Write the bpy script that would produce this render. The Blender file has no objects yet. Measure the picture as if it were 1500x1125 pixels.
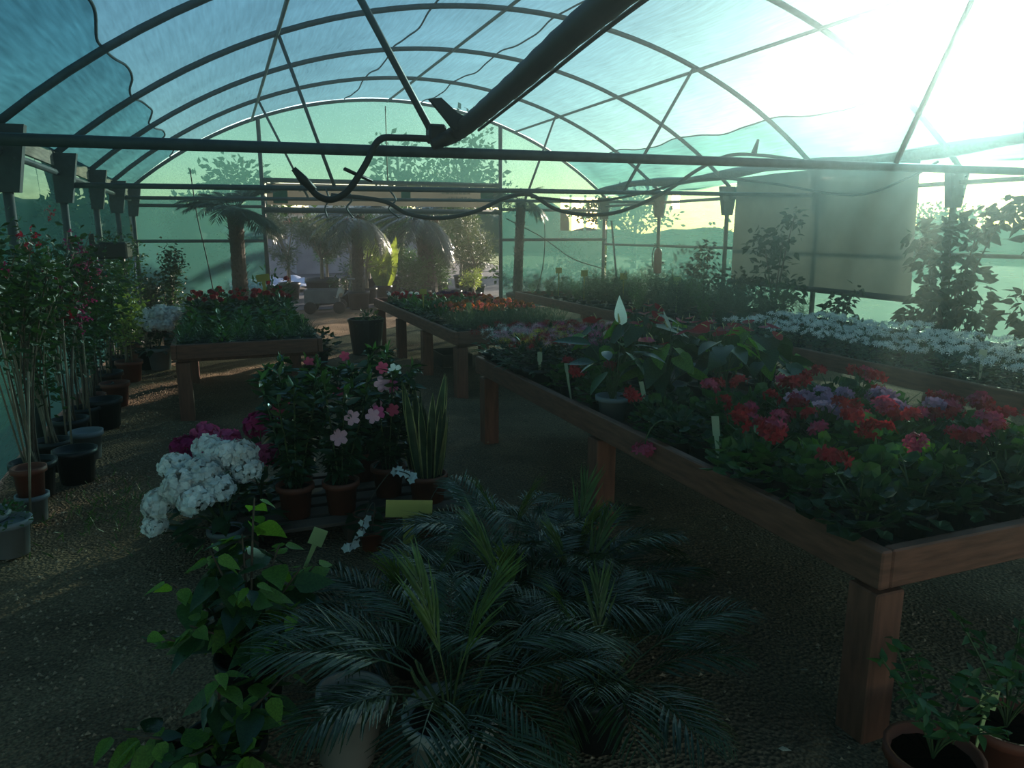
import bpy, bmesh, math, random
import numpy as np
from mathutils import Vector, Matrix
S = bpy.context.scene
COL = S.collection
R = math.radians
rnd = random.Random(11)
rng = np.random.default_rng(11)

# ---------------------------------------------------------------- camera, sky, sun, exposure
cd = bpy.data.cameras.new('camera')
cam = bpy.data.objects.new('camera', cd)
COL.objects.link(cam)
cam.location = (0, 0, 1.7)
cam.rotation_euler = (R(90 - 11.6), 0, R(-21.26))
cd.sensor_width = 36
cd.lens = 25.99
cd.clip_end = 500
S.camera = cam
SUN_AZ, SUN_EL = 50.5, 11.3
w = bpy.data.worlds.new('sky')
S.world = w
w.use_nodes = True
wn = w.node_tree
bg = wn.nodes['Background']
sky = wn.nodes.new('ShaderNodeTexSky')
sky.sky_type = 'NISHITA'
sky.sun_disc = False
sky.sun_elevation = R(SUN_EL)
sky.sun_rotation = R(SUN_AZ)
sky.air_density = 1.0
sky.dust_density = 0.6
sky.ozone_density = 1.0
wn.links.new(sky.outputs[0], bg.inputs[0])
bg.inputs[1].default_value = 0.42
sl = bpy.data.lights.new('sun', 'SUN')
sl.energy = 14.0
sl.angle = R(1.2)
sl.color = (1.0, 0.86, 0.70)
sun = bpy.data.objects.new('sun', sl)
COL.objects.link(sun)
sd = Vector((math.sin(R(SUN_AZ)) * math.cos(R(SUN_EL)), math.cos(R(SUN_AZ)) * math.cos(R(SUN_EL)), math.sin(R(SUN_EL))))
sun.rotation_euler = sd.to_track_quat('Z', 'Y').to_euler()
sun.location = sd * 60
vs = S.view_settings
vs.view_transform = 'Standard'
vs.look = 'None'
vs.gamma = 1
vs.use_curve_mapping = False
vs.exposure = -0.12
S.cycles.max_bounces = 8
S.cycles.transparent_max_bounces = 24
S.cycles.volume_bounces = 0
S.cycles.volume_step_rate = 4

# ---------------------------------------------------------------- mesh helpers
class G:
    """collects numpy geometry and turns it into one mesh"""
    def __init__(s):
        s.v = []; s.f = []; s.n = 0
    def add(s, V, F, m=0):
        V = np.asarray(V, float).reshape(-1, 3)
        s.v.append(V)
        for f in (F if isinstance(F, list) else [F]):
            f = np.asarray(f, int)
            if f.size:
                s.f.append((f + s.n, m))
        s.n += len(V)
        return s
    def inst(s, tpl, P, D, U, sc, m=0):
        """copies of a template (verts, facelist): +Y along D, +Z towards U"""
        V, F = tpl
        P = np.atleast_2d(np.asarray(P, float)); n = len(P)
        D = np.broadcast_to(np.asarray(D, float), P.shape); U = np.broadcast_to(np.asarray(U, float), P.shape)
        D = D / (np.linalg.norm(D, axis=1, keepdims=True) + 1e-9)
        X = np.cross(D, U); X /= (np.linalg.norm(X, axis=1, keepdims=True) + 1e-9)
        Z = np.cross(X, D)
        sc = np.broadcast_to(np.asarray(sc, float), (n,)).reshape(n, 1, 1)
        W = P[:, None] + sc * (V[None, :, 0:1] * X[:, None] + V[None, :, 1:2] * D[:, None] + V[None, :, 2:3] * Z[:, None])
        k = len(V)
        fs = []
        for f in F:
            fs.append((np.asarray(f)[None] + (np.arange(n) * k)[:, None, None]).reshape(-1, np.asarray(f).shape[1]))
        s.add(W.reshape(-1, 3), fs, m)
        return s
    def tube(s, pts, r, sides=6, m=0):
        pts = np.asarray(pts, float); n = len(pts)
        r = np.broadcast_to(np.asarray(r, float), (n,))
        T = np.gradient(pts, axis=0); T /= (np.linalg.norm(T, axis=1, keepdims=True) + 1e-9)
        ref = np.where(np.abs(T[:, 2:3]) > .9, np.array([[1., 0, 0]]), np.array([[0, 0, 1.]]))
        if abs(T[0, 2]) <= .9 or abs(T[-1, 2]) <= .9:
            ref = np.broadcast_to(np.array([[0.13, 0.07, 1.]]) if np.abs(T[:, 2]).max() < .95 else np.array([[.9, .43, .1]]), T.shape)
        A = np.cross(T, ref); A /= (np.linalg.norm(A, axis=1, keepdims=True) + 1e-9)
        B = np.cross(T, A)
        a = np.arange(sides) * 2 * math.pi / sides
        V = pts[:, None] + r[:, None, None] * (np.cos(a)[None, :, None] * A[:, None] + np.sin(a)[None, :, None] * B[:, None])
        i = np.arange(n - 1)[:, None] * sides; j = np.arange(sides)[None]; k = (j + 1) % sides
        F = np.stack([i + j, i + k, i + sides + k, i + sides + j], -1).reshape(-1, 4)
        fs = [F]
        if sides >= 3:
            fs.append(np.arange(sides)[None, ::-1]); fs.append((np.arange(sides) + (n - 1) * sides)[None])
        s.add(V.reshape(-1, 3), fs, m)
        return s
    def lathe(s, prof, n=16, c=(0, 0, 0), m=0):
        prof = np.asarray(prof, float); k = len(prof)
        a = np.arange(n) * 2 * math.pi / n
        V = np.stack([prof[:, 0:1] * np.cos(a), prof[:, 0:1] * np.sin(a), np.broadcast_to(prof[:, 1:2], (k, n))], -1) + np.asarray(c, float)
        i = np.arange(k - 1)[:, None] * n; j = np.arange(n)[None]; q = (j + 1) % n
        F = np.stack([i + j, i + q, i + n + q, i + n + j], -1).reshape(-1, 4)
        s.add(V.reshape(-1, 3), [F], m)
        return s
    def box(s, lo, hi, M=None, m=0, ch=0.0):
        lo = np.asarray(lo, float); hi = np.asarray(hi, float)
        if ch:
            bm = bmesh.new(); bmesh.ops.create_cube(bm, size=1)
            for v in bm.verts:
                v.co = Vector([(lo[i] + hi[i]) / 2 + v.co[i] * (hi[i] - lo[i]) for i in range(3)])
            bmesh.ops.bevel(bm, geom=bm.edges[:], offset=ch, segments=1, affect='EDGES')
            V = np.array([v.co[:] for v in bm.verts]); bm.verts.index_update()
            fs = {}
            for f in bm.faces:
                fs.setdefault(len(f.verts), []).append([v.index for v in f.verts])
            bm.free()
            F = [np.array(x) for x in fs.values()]
        else:
            V = np.array([[(lo, hi)[i][0], (lo, hi)[j][1], (lo, hi)[k][2]] for k in (0, 1) for j in (0, 1) for i in (0, 1)])
            F = [np.array([[0, 2, 3, 1], [4, 5, 7, 6], [0, 1, 5, 4], [2, 6, 7, 3], [0, 4, 6, 2], [1, 3, 7, 5]])]
        if M is not None:
            V = V @ np.array(M.to_3x3()).T + np.array(M.to_translation() if len(M) == 4 else (0, 0, 0))
        s.add(V, F, m)
        return s
    def mesh(s, name, mats, smooth=False):
        me = bpy.data.meshes.new(name)
        V = np.concatenate(s.v)
        me.vertices.add(len(V)); me.vertices.foreach_set('co', V.ravel().astype(np.float32))
        lt = np.concatenate([np.full(len(f), f.shape[1]) for f, _ in s.f])
        li = np.concatenate([f.ravel() for f, _ in s.f])
        mi = np.concatenate([np.full(len(f), m) for f, m in s.f])
        me.loops.add(len(li)); me.loops.foreach_set('vertex_index', li.astype(np.int32))
        me.polygons.add(len(lt))
        me.polygons.foreach_set('loop_start', (np.cumsum(lt) - lt).astype(np.int32))
        me.polygons.foreach_set('loop_total', lt.astype(np.int32))
        me.polygons.foreach_set('material_index', mi.astype(np.int32))
        me.polygons.foreach_set('use_smooth', np.full(len(lt), bool(smooth)))
        for m in (mats if isinstance(mats, (list, tuple)) else [mats]):
            me.materials.append(m)
        me.update(calc_edges=True)
        me.validate()
        return me

def link(name, me, parent=None, loc=None, rot=None, sc=None):
    o = bpy.data.objects.new(name, me)
    COL.objects.link(o)
    if parent is not None: o.parent = parent
    if name in ('foliage', 'young_leaves', 'yellow_leaves'): o['kind'] = 'stuff'
    if loc is not None: o.location = loc
    if rot is not None: o.rotation_euler = rot
    if sc is not None: o.scale = (sc,) * 3 if isinstance(sc, (int, float)) else sc
    return o
def ordn(i):
    return ('first', 'second', 'third', 'fourth', 'fifth', 'sixth', 'seventh', 'eighth', 'ninth', 'tenth')[i] if i < 10 else str(i + 1) + 'th'
def col(i):
    return 'leftmost' if i == 0 else ordn(i) + ' from left'
def tag(o, label=None, cat=None, group=None, kind=None):
    if label: o['label'] = label
    if cat: o['category'] = cat
    if group: o['group'] = group
    if kind: o['kind'] = kind
    return o
def thing(name, label, cat, loc=(0, 0, 0), rz=0, group=None, sc=None):
    o = bpy.data.objects.new(name, None)
    COL.objects.link(o)
    o.empty_display_size = .1
    o.location = loc; o.rotation_euler = (0, 0, rz)
    if sc: o.scale = (sc,) * 3 if isinstance(sc, (int, float)) else sc
    return tag(o, label, cat, group)
def unit(v):
    v = np.asarray(v, float)
    return v / (np.linalg.norm(v, axis=-1, keepdims=True) + 1e-9)
def bez(p0, p1, p2, p3, n=10):
    t = np.linspace(0, 1, n)[:, None]
    p0, p1, p2, p3 = map(np.asarray, (p0, p1, p2, p3))
    return (1 - t) ** 3 * p0 + 3 * t * (1 - t) ** 2 * p1 + 3 * t * t * (1 - t) * p2 + t ** 3 * p3
def smooth_path(pts, k=6):
    pts = np.asarray(pts, float)
    P = np.vstack([2 * pts[0] - pts[1], pts, 2 * pts[-1] - pts[-2]])
    out = []
    for i in range(1, len(P) - 2):
        for t in np.arange(k) / k:
            a, b, c, d = P[i - 1:i + 3]
            out.append(.5 * (2 * b + (c - a) * t + (2 * a - 5 * b + 4 * c - d) * t * t + (3 * b - a - 3 * c + d) * t ** 3))
    out.append(pts[-1])
    return np.array(out)

# ---------------------------------------------------------------- materials
def mat(name, col, rough=.6, var=.25, scale=8., spec=.4, trans=0., bump=0., metal=0., col2=None, objvar=0., stretch=None):
    m = bpy.data.materials.new(name); m.use_nodes = True
    n = m.node_tree.nodes; l = m.node_tree.links
    b = n['Principled BSDF']; out = n['Material Output']
    tc = n.new('ShaderNodeTexCoord')
    nz = n.new('ShaderNodeTexNoise'); nz.inputs['Scale'].default_value = scale; nz.inputs['Detail'].default_value = 5
    if stretch:
        mp = n.new('ShaderNodeMapping'); mp.inputs['Scale'].default_value = stretch
        l.new(tc.outputs['Object'], mp.inputs[0]); l.new(mp.outputs[0], nz.inputs['Vector'])
    else:
        l.new(tc.outputs['Object'], nz.inputs['Vector'])
    rp = n.new('ShaderNodeValToRGB')
    c = np.array(col, float)
    c2 = np.array(col2, float) if col2 is not None else np.clip(c * (1 + var), 0, 1)
    c1 = c if col2 is not None else c * (1 - var)
    rp.color_ramp.elements[0].position = .32; rp.color_ramp.elements[1].position = .68
    rp.color_ramp.elements[0].color = (*c1, 1); rp.color_ramp.elements[1].color = (*c2, 1)
    l.new(nz.outputs[0], rp.inputs[0])
    src = rp.outputs[0]
    if objvar:
        oi = n.new('ShaderNodeObjectInfo'); hs = n.new('ShaderNodeHueSaturation')
        mr = n.new('ShaderNodeMapRange'); mr.inputs[3].default_value = 1 - objvar; mr.inputs[4].default_value = 1 + objvar
        l.new(oi.outputs['Random'], mr.inputs[0]); l.new(mr.outputs[0], hs.inputs['Value']); l.new(src, hs.inputs['Color'])
        src = hs.outputs[0]
    l.new(src, b.inputs['Base Color'])
    b.inputs['Roughness'].default_value = rough
    b.inputs['Specular IOR Level'].default_value = spec
    b.inputs['Metallic'].default_value = metal
    if bump:
        bp = n.new('ShaderNodeBump'); bp.inputs['Strength'].default_value = bump; bp.inputs['Distance'].default_value = .01
        l.new(nz.outputs[0], bp.inputs['Height']); l.new(bp.outputs[0], b.inputs['Normal'])
    if trans:
        t = n.new('ShaderNodeBsdfTranslucent'); mx = n.new('ShaderNodeMixShader'); mx.inputs[0].default_value = trans
        br = n.new('ShaderNodeMixRGB'); br.blend_type = 'MULTIPLY'; br.inputs[0].default_value = 1; br.inputs[2].default_value = (1.5, 1.6, .7, 1) if col[1] > max(col[0], col[2]) else (1.3, 1.2, 1.2, 1)
        l.new(src, br.inputs[1]); l.new(br.outputs[0], t.inputs[0])
        l.new(b.outputs[0], mx.inputs[1]); l.new(t.outputs[0], mx.inputs[2]); l.new(mx.outputs[0], out.inputs[0])
    return m

def net_mat(name, hole, thread, openness, back, fine=420., blotch=.25):
    """woven shade netting: open holes tinted by the threads, the threads themselves scatter light through"""
    m = bpy.data.materials.new(name); m.use_nodes = True
    n = m.node_tree.nodes; l = m.node_tree.links
    n.remove(n['Principled BSDF']); out = n['Material Output']
    tr = n.new('ShaderNodeBsdfTransparent'); tr.inputs[0].default_value = (*hole, 1)
    tl = n.new('ShaderNodeBsdfTranslucent'); df = n.new('ShaderNodeBsdfDiffuse')
    tc = n.new('ShaderNodeTexCoord')
    nz = n.new('ShaderNodeTexNoise'); nz.inputs['Scale'].default_value = .9; nz.inputs['Detail'].default_value = 6
    l.new(tc.outputs['Object'], nz.inputs['Vector'])
    wv = n.new('ShaderNodeTexNoise'); wv.inputs['Scale'].default_value = 30; wv.inputs['Detail'].default_value = 2
    mp = n.new('ShaderNodeMapping'); mp.inputs['Scale'].default_value = (1.0, .06, 1.0)
    l.new(tc.outputs['Object'], mp.inputs[0]); l.new(mp.outputs[0], wv.inputs['Vector'])
    ad = n.new('ShaderNodeMath'); ad.operation = 'ADD'; l.new(nz.outputs[0], ad.inputs[0]); l.new(wv.outputs[0], ad.inputs[1])
    mr = n.new('ShaderNodeMapRange'); mr.inputs[1].default_value = .6; mr.inputs[2].default_value = 1.4
    mr.inputs[3].default_value = openness * (1 - blotch); mr.inputs[4].default_value = openness * (1 + blotch)
    l.new(ad.outputs[0], mr.inputs[0])
    tl.inputs[0].default_value = (*thread, 1); df.inputs[0].default_value = (*[c * .6 for c in thread], 1)
    m1 = n.new('ShaderNodeMixShader'); m1.inputs[0].default_value = back
    l.new(tl.outputs[0], m1.inputs[1]); l.new(df.outputs[0], m1.inputs[2])
    m2 = n.new('ShaderNodeMixShader'); l.new(mr.outputs[0], m2.inputs[0]); l.new(m1.outputs[0], m2.inputs[1]); l.new(tr.outputs[0], m2.inputs[2])
    l.new(m2.outputs[0], out.inputs[0])
    return m

M = {}
M['net_roof'] = net_mat('roof_netting', (.50, .85, .92), (.027, .085, .10), .25, .25)
M['net_low'] = net_mat('lower_netting', (.55, .87, .90), (.045, .11, .125), .62, .3)
M['net_wall'] = net_mat('wall_netting', (.58, .93, .82), (.04, .125, .105), .23, .25)
M['steel'] = mat('green_grey_steel', (.055, .075, .08), .5, .25, 14, .5)
M['steel2'] = mat('dull_steel_post', (.05, .065, .065), .6, .3, 10)
M['seam'] = mat('net_hem', (.02, .06, .08), .8)
M['board'] = mat('eave_board_wood', (.34, .28, .22), .8, .35, 6, stretch=(8, .6, 8))
M['wood'] = mat('stained_wood', (.20, .076, .050), .62, .3, 5, .35, bump=.25, objvar=.14, stretch=(6, 6, 1.0))
M['woodx'] = mat('stained_wood_board', (.20, .076, .050), .62, .3, 5, .35, bump=.25, objvar=.14, stretch=(1.2, 1.2, 9))
M['slat'] = mat('weathered_slat', (.10, .06, .045), .8, .3, 5, objvar=.2)
M['black'] = mat('black_plastic', (.012, .013, .014), .45, .2, 10)
M['hose'] = mat('black_hose', (.014, .016, .018), .5, .2, 10)
M['curtain'] = mat('grey_brown_sheet', (.16, .145, .13), .75, .12, 3, trans=.35)
M['roll'] = mat('rolled_net', (.04, .05, .055), .9, .4, 20, bump=.6)

def ground_mat():
    m = bpy.data.materials.new('gravelly_earth'); m.use_nodes = True
    n = m.node_tree.nodes; l = m.node_tree.links; b = n['Principled BSDF']
    tc = n.new('ShaderNodeTexCoord')
    a = n.new('ShaderNodeTexNoise'); a.inputs['Scale'].default_value = 1.3; a.inputs['Detail'].default_value = 8
    v = n.new('ShaderNodeTexVoronoi'); v.inputs['Scale'].default_value = 55
    v2 = n.new('ShaderNodeTexNoise'); v2.inputs['Scale'].default_value = 90; v2.inputs['Detail'].default_value = 3
    for x in (a, v, v2): l.new(tc.outputs['Object'], x.inputs['Vector'])
    r1 = n.new('ShaderNodeValToRGB')
    r1.color_ramp.elements[0].color = (.15, .10, .068, 1); r1.color_ramp.elements[1].color = (.33, .225, .145, 1)
    r1.color_ramp.elements[0].position = .3; r1.color_ramp.elements[1].position = .7
    l.new(a.outputs[0], r1.inputs[0])
    r2 = n.new('ShaderNodeValToRGB'); r2.color_ramp.elements[0].color = (.45, .45, .45, 1); r2.color_ramp.elements[1].color = (1.35, 1.3, 1.2, 1)
    r2.color_ramp.elements[0].position = .35; r2.color_ramp.elements[1].position = .7
    l.new(v2.outputs[0], r2.inputs[0])
    mu = n.new('ShaderNodeMixRGB'); mu.blend_type = 'MULTIPLY'; mu.inputs[0].default_value = 1
    l.new(r1.outputs[0], mu.inputs[1]); l.new(r2.outputs[0], mu.inputs[2])
    l.new(mu.outputs[0], b.inputs['Base Color']); b.inputs['Roughness'].default_value = .95
    b.inputs['Specular IOR Level'].default_value = .1
    bp = n.new('ShaderNodeBump'); bp.inputs['Strength'].default_value = .9; bp.inputs['Distance'].default_value = .02
    l.new(v.outputs['Distance'], bp.inputs['Height']); l.new(bp.outputs[0], b.inputs['Normal'])
    return m
M['ground'] = ground_mat()
M['field'] = mat('dry_grass_field', (.24, .26, .10), .9, .35, 1.2, .1)
M['paving'] = mat('grey_paving', (.085, .075, .08), .85, .2, .8, .2)

# ---------------------------------------------------------------- greenhouse shell
XL, XR, YE, YS = -1.5, 8.6, 16.0, -6.5
XC, RAD, ZT, ZE = 3.55, 7.75, 4.37, 2.5
def zroof(x):
    return ZT - RAD + np.sqrt(RAD ** 2 - (np.asarray(x, float) - XC) ** 2)
HOOPS = [16, 13.6, 11.35, 9.1, 6.85, 4.6, 2.35, .1, -2.15, -4.4, -6.5]

def grid_faces(nu, nv):
    i = np.arange(nu - 1)[:, None] * nv; j = np.arange(nv - 1)[None]
    return np.stack([i + j, i + j + 1, i + nv + j + 1, i + nv + j], -1).reshape(-1, 4)

def hoop_u(Y):
    H = sorted(HOOPS)
    out = np.zeros_like(Y)
    for a, b in zip(H[:-1], H[1:]):
        k = (Y >= a) & (Y <= b); out[k] = (Y[k] - a) / (b - a)
    return out
def roof_sheet(x0, x1, lift, wav0=0, wav1=0, nx=28, ny=160, seed=0):
    y = np.linspace(YS, YE, ny)
    t = np.linspace(0, 1, nx)
    sag = np.sin(math.pi * hoop_u(y)) ** 2
    Xa = x0 + wav0 * (sag - .5 + .10 * np.sin(y * 3.1 + seed)); Xb = x1 + wav1 * (sag - .5 + .10 * np.sin(y * 2.6 + seed))
    X = Xa[:, None] + (Xb - Xa)[:, None] * t[None]
    Z = zroof(X) + lift - .045 * sag[:, None] + .008 * np.sin(y[:, None] * 7 + X * 5 + seed)
    return np.stack([X, np.broadcast_to(y[:, None], X.shape), Z], -1), grid_faces(ny, nx)

floor_bm = bmesh.new()
V = []
xs = np.linspace(-1.9, 9.2, 90); ys = np.linspace(-7, 17, 190)
X, Y = np.meshgrid(xs, ys)
Z = .012 * np.sin(X * 2.3 + 1) * np.sin(Y * 1.7) + .008 * np.sin(X * 7 + Y * 5) + rng.normal(0, .004, X.shape) - .018
g = G().add(np.stack([X, Y, Z], -1).reshape(-1, 3), grid_faces(190, 90)[:, ::-1] * 1)
floor_bm.free()
floor = link('floor', g.mesh('floor', M['ground'], True)); tag(floor, kind='structure')

roof = link('ceiling', G().add(*roof_sheet(-1.62, 8.60, .05)).mesh('ceiling', M['net_roof'], True)); tag(roof, kind='structure')
V, F = roof_sheet(-1.62, -.69, .035, 0, .10, 10, 160, 1)
link('net_sheet', G().add(V, F).mesh('net_sheet', M['net_low'], True), roof)
V2, F2 = roof_sheet(7.55, 8.60, .035, .04, 0, 10, 160, 2)
link('net_sheet', G().add(V2, F2).mesh('net_sheet', M['net_low'], True), roof)
V3, F3 = roof_sheet(2.6, 4.2, .04, .05, .05, 12, 160, 3)
for VV, idx in ((V, -1), (V2, 0), (V3, 0), (V3, -1)):
    link('net_hem', G().tube(VV[:, idx] - [0, 0, .006], .012, 5).mesh('net_hem', M['seam'], True), roof)

def net_wall(p0, p1, z0, ztop, nx, nz, fold, name, holes=()):
    """vertical netting from p0 to p1; ztop(s) height; gentle folds"""
    p0 = np.array(p0, float); p1 = np.array(p1, float)
    s = np.linspace(0, 1, nx); t = np.linspace(0, 1, nz)
    d = (p1 - p0); L = np.linalg.norm(d); nrm = np.array([-d[1], d[0]]) / L
    base = p0[None] + s[:, None] * d[None]
    zt = np.array([ztop(b) for b in base])
    Z = z0 + (zt - z0)[:, None] * t[None]
    off = fold * (np.sin(s[:, None] * L * 5 + 2 * np.sin(s[:, None] * L * 1.3)) * (.3 + .7 * t[None]) + .4 * np.sin(t[None] * 9 + s[:, None] * L * 2))
    P = np.concatenate([base[:, None, :] + off[..., None] * nrm[None, None], Z[..., None]], -1)
    F = grid_faces(nx, nz)
    if holes:
        c = P.reshape(-1, 3)[F].mean(1)
        k = np.ones(len(F), bool)
        for (a, b, za, zb) in holes:
            k &= ~((c[:, 1] > a) & (c[:, 1] < b) & (c[:, 2] > za) & (c[:, 2] < zb))
        F = F[k]
    o = link(name, G().add(P.reshape(-1, 3), F).mesh(name, M['net_wall'], True)); tag(o, kind='structure')
    return o
net_wall((XL - .06, YS), (XL - .06, YE), 0, lambda b: ZE + .05, 240, 12, .03, 'wall_left')
net_wall((XR + .06, YS), (XR + .06, YE), 0, lambda b: 2.54, 450, 28, .012, 'wall_right', holes=[(13.0, 13.3, 2.2, 2.45)])
DX0, DX1, DZ = .88, 5.95, 2.2
wf = net_wall((XL, YE + .04), (DX0, YE + .04), 0, lambda b: zroof(b[0]), 40, 20, .008, 'wall_far')
o = net_wall((DX1, YE + .04), (7.45, YE + .04), 0, lambda b: zroof(b[0]), 40, 20, .008, 'wall_far')
net_wall((7.45, YE + .04), (8.42, YE + .04), 0, lambda b: 1.74, 14, 20, .004, 'wall_far')
net_wall((7.45, YE + .04), (8.42, YE + .04), 2.5, lambda b: max(2.52, zroof(b[0])), 14, 8, .004, 'wall_far')
net_wall((8.42, YE + .04), (XR + .04, YE + .04), 0, lambda b: zroof(b[0]), 5, 20, .004, 'wall_far')
for x in (7.68, 8.06): net_wall((x, YE + .045), (x + .06, YE + .045), 1.7, lambda b: 2.55, 3, 8, .002, 'wall_far')
o = net_wall((DX0, YE + .04), (DX1, YE + .04), 2.73, lambda b: zroof(b[0]), 60, 12, .008, 'wall_far')
net_wall((XL, YS - .04), (XR, YS - .04), 2.6, lambda b: zroof(b[0]), 60, 16, .01, 'wall_back')

# steel arches, ties and struts
def hoop_path(Y, n=40):
    x = np.linspace(XL, XR, n)
    return np.stack([x, np.full(n, Y), zroof(x)], -1)
ORD = {16: 'end wall', 13.6: 'one bay before the end wall', 11.35: 'two bays before the end wall', 9.1: 'middle of the tunnel', 6.85: 'over the hanging grey sheet', 4.6: 'over the near table with the big cable duct'}
hoop_me = G().tube(hoop_path(0), .033, 8).mesh('hoop', M['steel'], True)
TIES = {4.6: (2.2, 1.32, .45, 5.05, 5.95), 9.1: (2.22, 1.31, .77, 5.15, 6.2), 13.6: (2.28, 1.5, .77, 5.55, 6.2)}
for Y in HOOPS:
    t = thing('roof_arch', 'curved steel roof arch, ' + ORD.get(Y, 'behind the camera'), 'arch', (0, Y, 0), 0, None if Y in ORD else 'arches behind the viewer')
    link('hoop', hoop_me, t)
    if Y in TIES:
        zt, a, b, c, d = TIES[Y]
        link('tie_bar', G().tube([(XL, 0, zt - .04), (XC, 0, zt), (XR, 0, zt + .03)], .033 if Y == 4.6 else .03, 8).mesh('tie_bar', M['steel'], True), t)
        for p, q in ((a, b), (c, d)):
            link('strut', G().tube([(p, 0, zt), (q, 0, float(zroof(q)))], .022, 6).mesh('strut', M['steel'], True), t)
for x, l in ((.76, 'long steel roof purlin on the left side of the roof'), (3.45, 'long steel ridge purlin along the top of the roof'), (6.25, 'long steel roof purlin on the bright right side')):
    o = link('roof_purlin', G().tube([(x, YS, float(zroof(x)) - .02), (x, 5, float(zroof(x)) - .02), (x, YE, float(zroof(x)) - .02)], .022, 6).mesh('roof_purlin', M['steel'], True))
    tag(o, l, 'purlin')
for x, l in ((XL, 'left'), (XR, 'right')):
    g = G()
    g.tube([(x, YS, 2.30), (x, 5, 2.30), (x, YE, 2.30)], .03, 6)
    tag(link('eave_rail', g.mesh('eave_rail', M['steel'], True)), 'dark steel eave rail joining the %s posts' % l, 'rail')
    g = G(); g.tube([(x, YS, 1.42), (x, 5, 1.42), (x, YE, 1.42)], .028, 6)
    tag(link('side_rail', g.mesh('side_rail', M['steel'], True)), 'horizontal steel rail halfway up the %s net wall' % l, 'rail')
tag(link('eave_board', G().box((XL - .055, YS, 2.37), (XL - .02, YE - .05, 2.54)).mesh('eave_board', M['board'])), 'pale wooden gutter board along the left eave', 'board')
# posts with trapezoid gusset plates
def gusset_me(s):
    g = G()
    V = [(-.17, -.05, 2.5), (.17, -.05, 2.5), (.085, -.05, 2.0), (-.085, -.05, 2.0)]
    V += [(x, .05, z) for x, _, z in V]
    g.add(V, [np.array([[0, 3, 2, 1], [4, 5, 6, 7], [0, 1, 5, 4], [1, 2, 6, 5], [2, 3, 7, 6], [3, 0, 4, 7]])])
    return g.mesh('gusset', M['steel2'])
gus = gusset_me(1)
bolt = G().lathe([(0, .012), (.014, .01), (.014, 0)], 8).mesh('bolt', M['steel'])
post_me = G().tube([(0, 0, -.05), (0, 0, 2.45)], .038, 8).mesh('shaft', M['steel2'], True)
PL = {16: 'in the far left corner', 13.6: 'second from the far left corner', 11.35: 'third from the far left corner', 9.1: 'nearest left post in view behind the bougainvillea', 6.85: 'at the left edge of the photo'}
PR = {16: 'in the far right corner', 13.6: 'beside the red fire extinguisher', 11.35: 'at the far edge of the grey sheet', 9.1: 'behind the hanging grey sheet', 6.85: 'nearest in view behind a broad leaved shrub'}
for side, x, D in (('left', XL + .02, PL), ('right', XR - .02, PR)):
    for Y in HOOPS[:-1]:
        if Y < 0: continue
        t = thing('steel_post', 'dark steel %s wall post with gusset plate, %s' % (side, D.get(Y, 'out of view near the viewer')), 'post', (x, Y, 0), 0, None if Y in D else 'posts outside the view')
        link('shaft', post_me, t)
        link('gusset', gus, t)
        if Y > 6:
            for bx, bz in ((-.11, 2.4), (.11, 2.4), (-.09, 2.25), (.09, 2.25), (0, 2.32)):
                link('bolt', bolt, t, (bx, -.05, bz), (R(90), 0, 0))
# end wall framing
def bar(name, a, b, r, label, cat='bar', m='steel', sides=6):
    mid = [(a[i] + b[i]) / 2 for i in range(3)]
    return tag(link(name, G().tube([a, mid, b], r, sides).mesh(name, M[m], True)), label, cat)
bar('door_post', (DX0, YE, -.05), (DX0, YE, float(zroof(DX0))), .045, 'tall dark post left of the far doorway', 'post')
bar('door_post', (DX1, YE, -.05), (DX1, YE, float(zroof(DX1))), .045, 'tall dark post right of the far doorway', 'post')
bar('lintel', (DX0, YE, 2.14), (DX1, YE, 2.14), .06, 'dark lintel bar under the banner over the far doorway', 'bar')
bar('lintel', (DX0, YE, 2.72), (DX1, YE, 2.72), .05, 'dark upper bar above the banner over the far doorway', 'bar')
for z, l in ((2.2, 'upper'), (1.53, 'middle')):
    bar('end_wall_rail', (XL, YE - .02, z), (DX0, YE - .02, z), .035, l + ' steel rail across the far wall left of the doorway', 'rail')
    bar('end_wall_rail', (DX1, YE - .02, z), (XR, YE - .02, z), .035, l + ' steel rail across the far wall right of the doorway', 'rail')

# ---------------------------------------------------------------- planting tables
def table(name, label, x0, x1, y0, y1, legs, ztop=.70, h=.135):
    t = thing(name, label, 'table', (x0, y0, 0))
    W, L = x1 - x0, y1 - y0
    th = .045
    def part(n, lo, hi, m='woodx', ch=.006):
        return link(n, G().box(lo, hi, None, 0, ch).mesh(n, M[m]), t)
    part('side_board', (0, 0, ztop - h), (th, L, ztop)); part('side_board', (W - th, 0, ztop - h), (W, L, ztop))
    part('end_board', (th + .002, 0, ztop - h), (W - th - .002, th, ztop)); part('end_board', (th + .002, L - th, ztop - h), (W - th - .002, L, ztop))
    for k in range(legs):
        ly = .03 + k * (L - .17) / (legs - 1)
        for lx in (.03, W - .16):
            part('leg', (lx, ly, -.03), (lx + .125, ly + .125, ztop - h - .035), 'wood')
        part('crossbeam', (.05, ly + .02, ztop - h - .03), (W - .05, ly + .1, ztop - h + .02), 'wood', .004)
    n = int(W / .13)
    sme = G().box((0, th, 0), (W / n - .014, L - th, .02)).mesh('slat', M['slat'])
    for k in range(n):
        link('slat', sme, t, (k * W / n + .007, 0, .578))
    return t
T1 = (1.9, 3.45, 1.62, 5.72)
T2 = (2.17, 3.56, 7.2, 11.5)
T3 = (-.48, .86, 7.25, 11.2)
T4 = (4.68, 6.1, 1.0, 11.9)
table('planter_table', 'nearest wooden planting table, full of geraniums and anthuriums, at right', *T1, 3)
table('planter_table', 'middle wooden planting table with grey green hedge of seedlings and orange flowers', *T2, 4)
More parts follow.
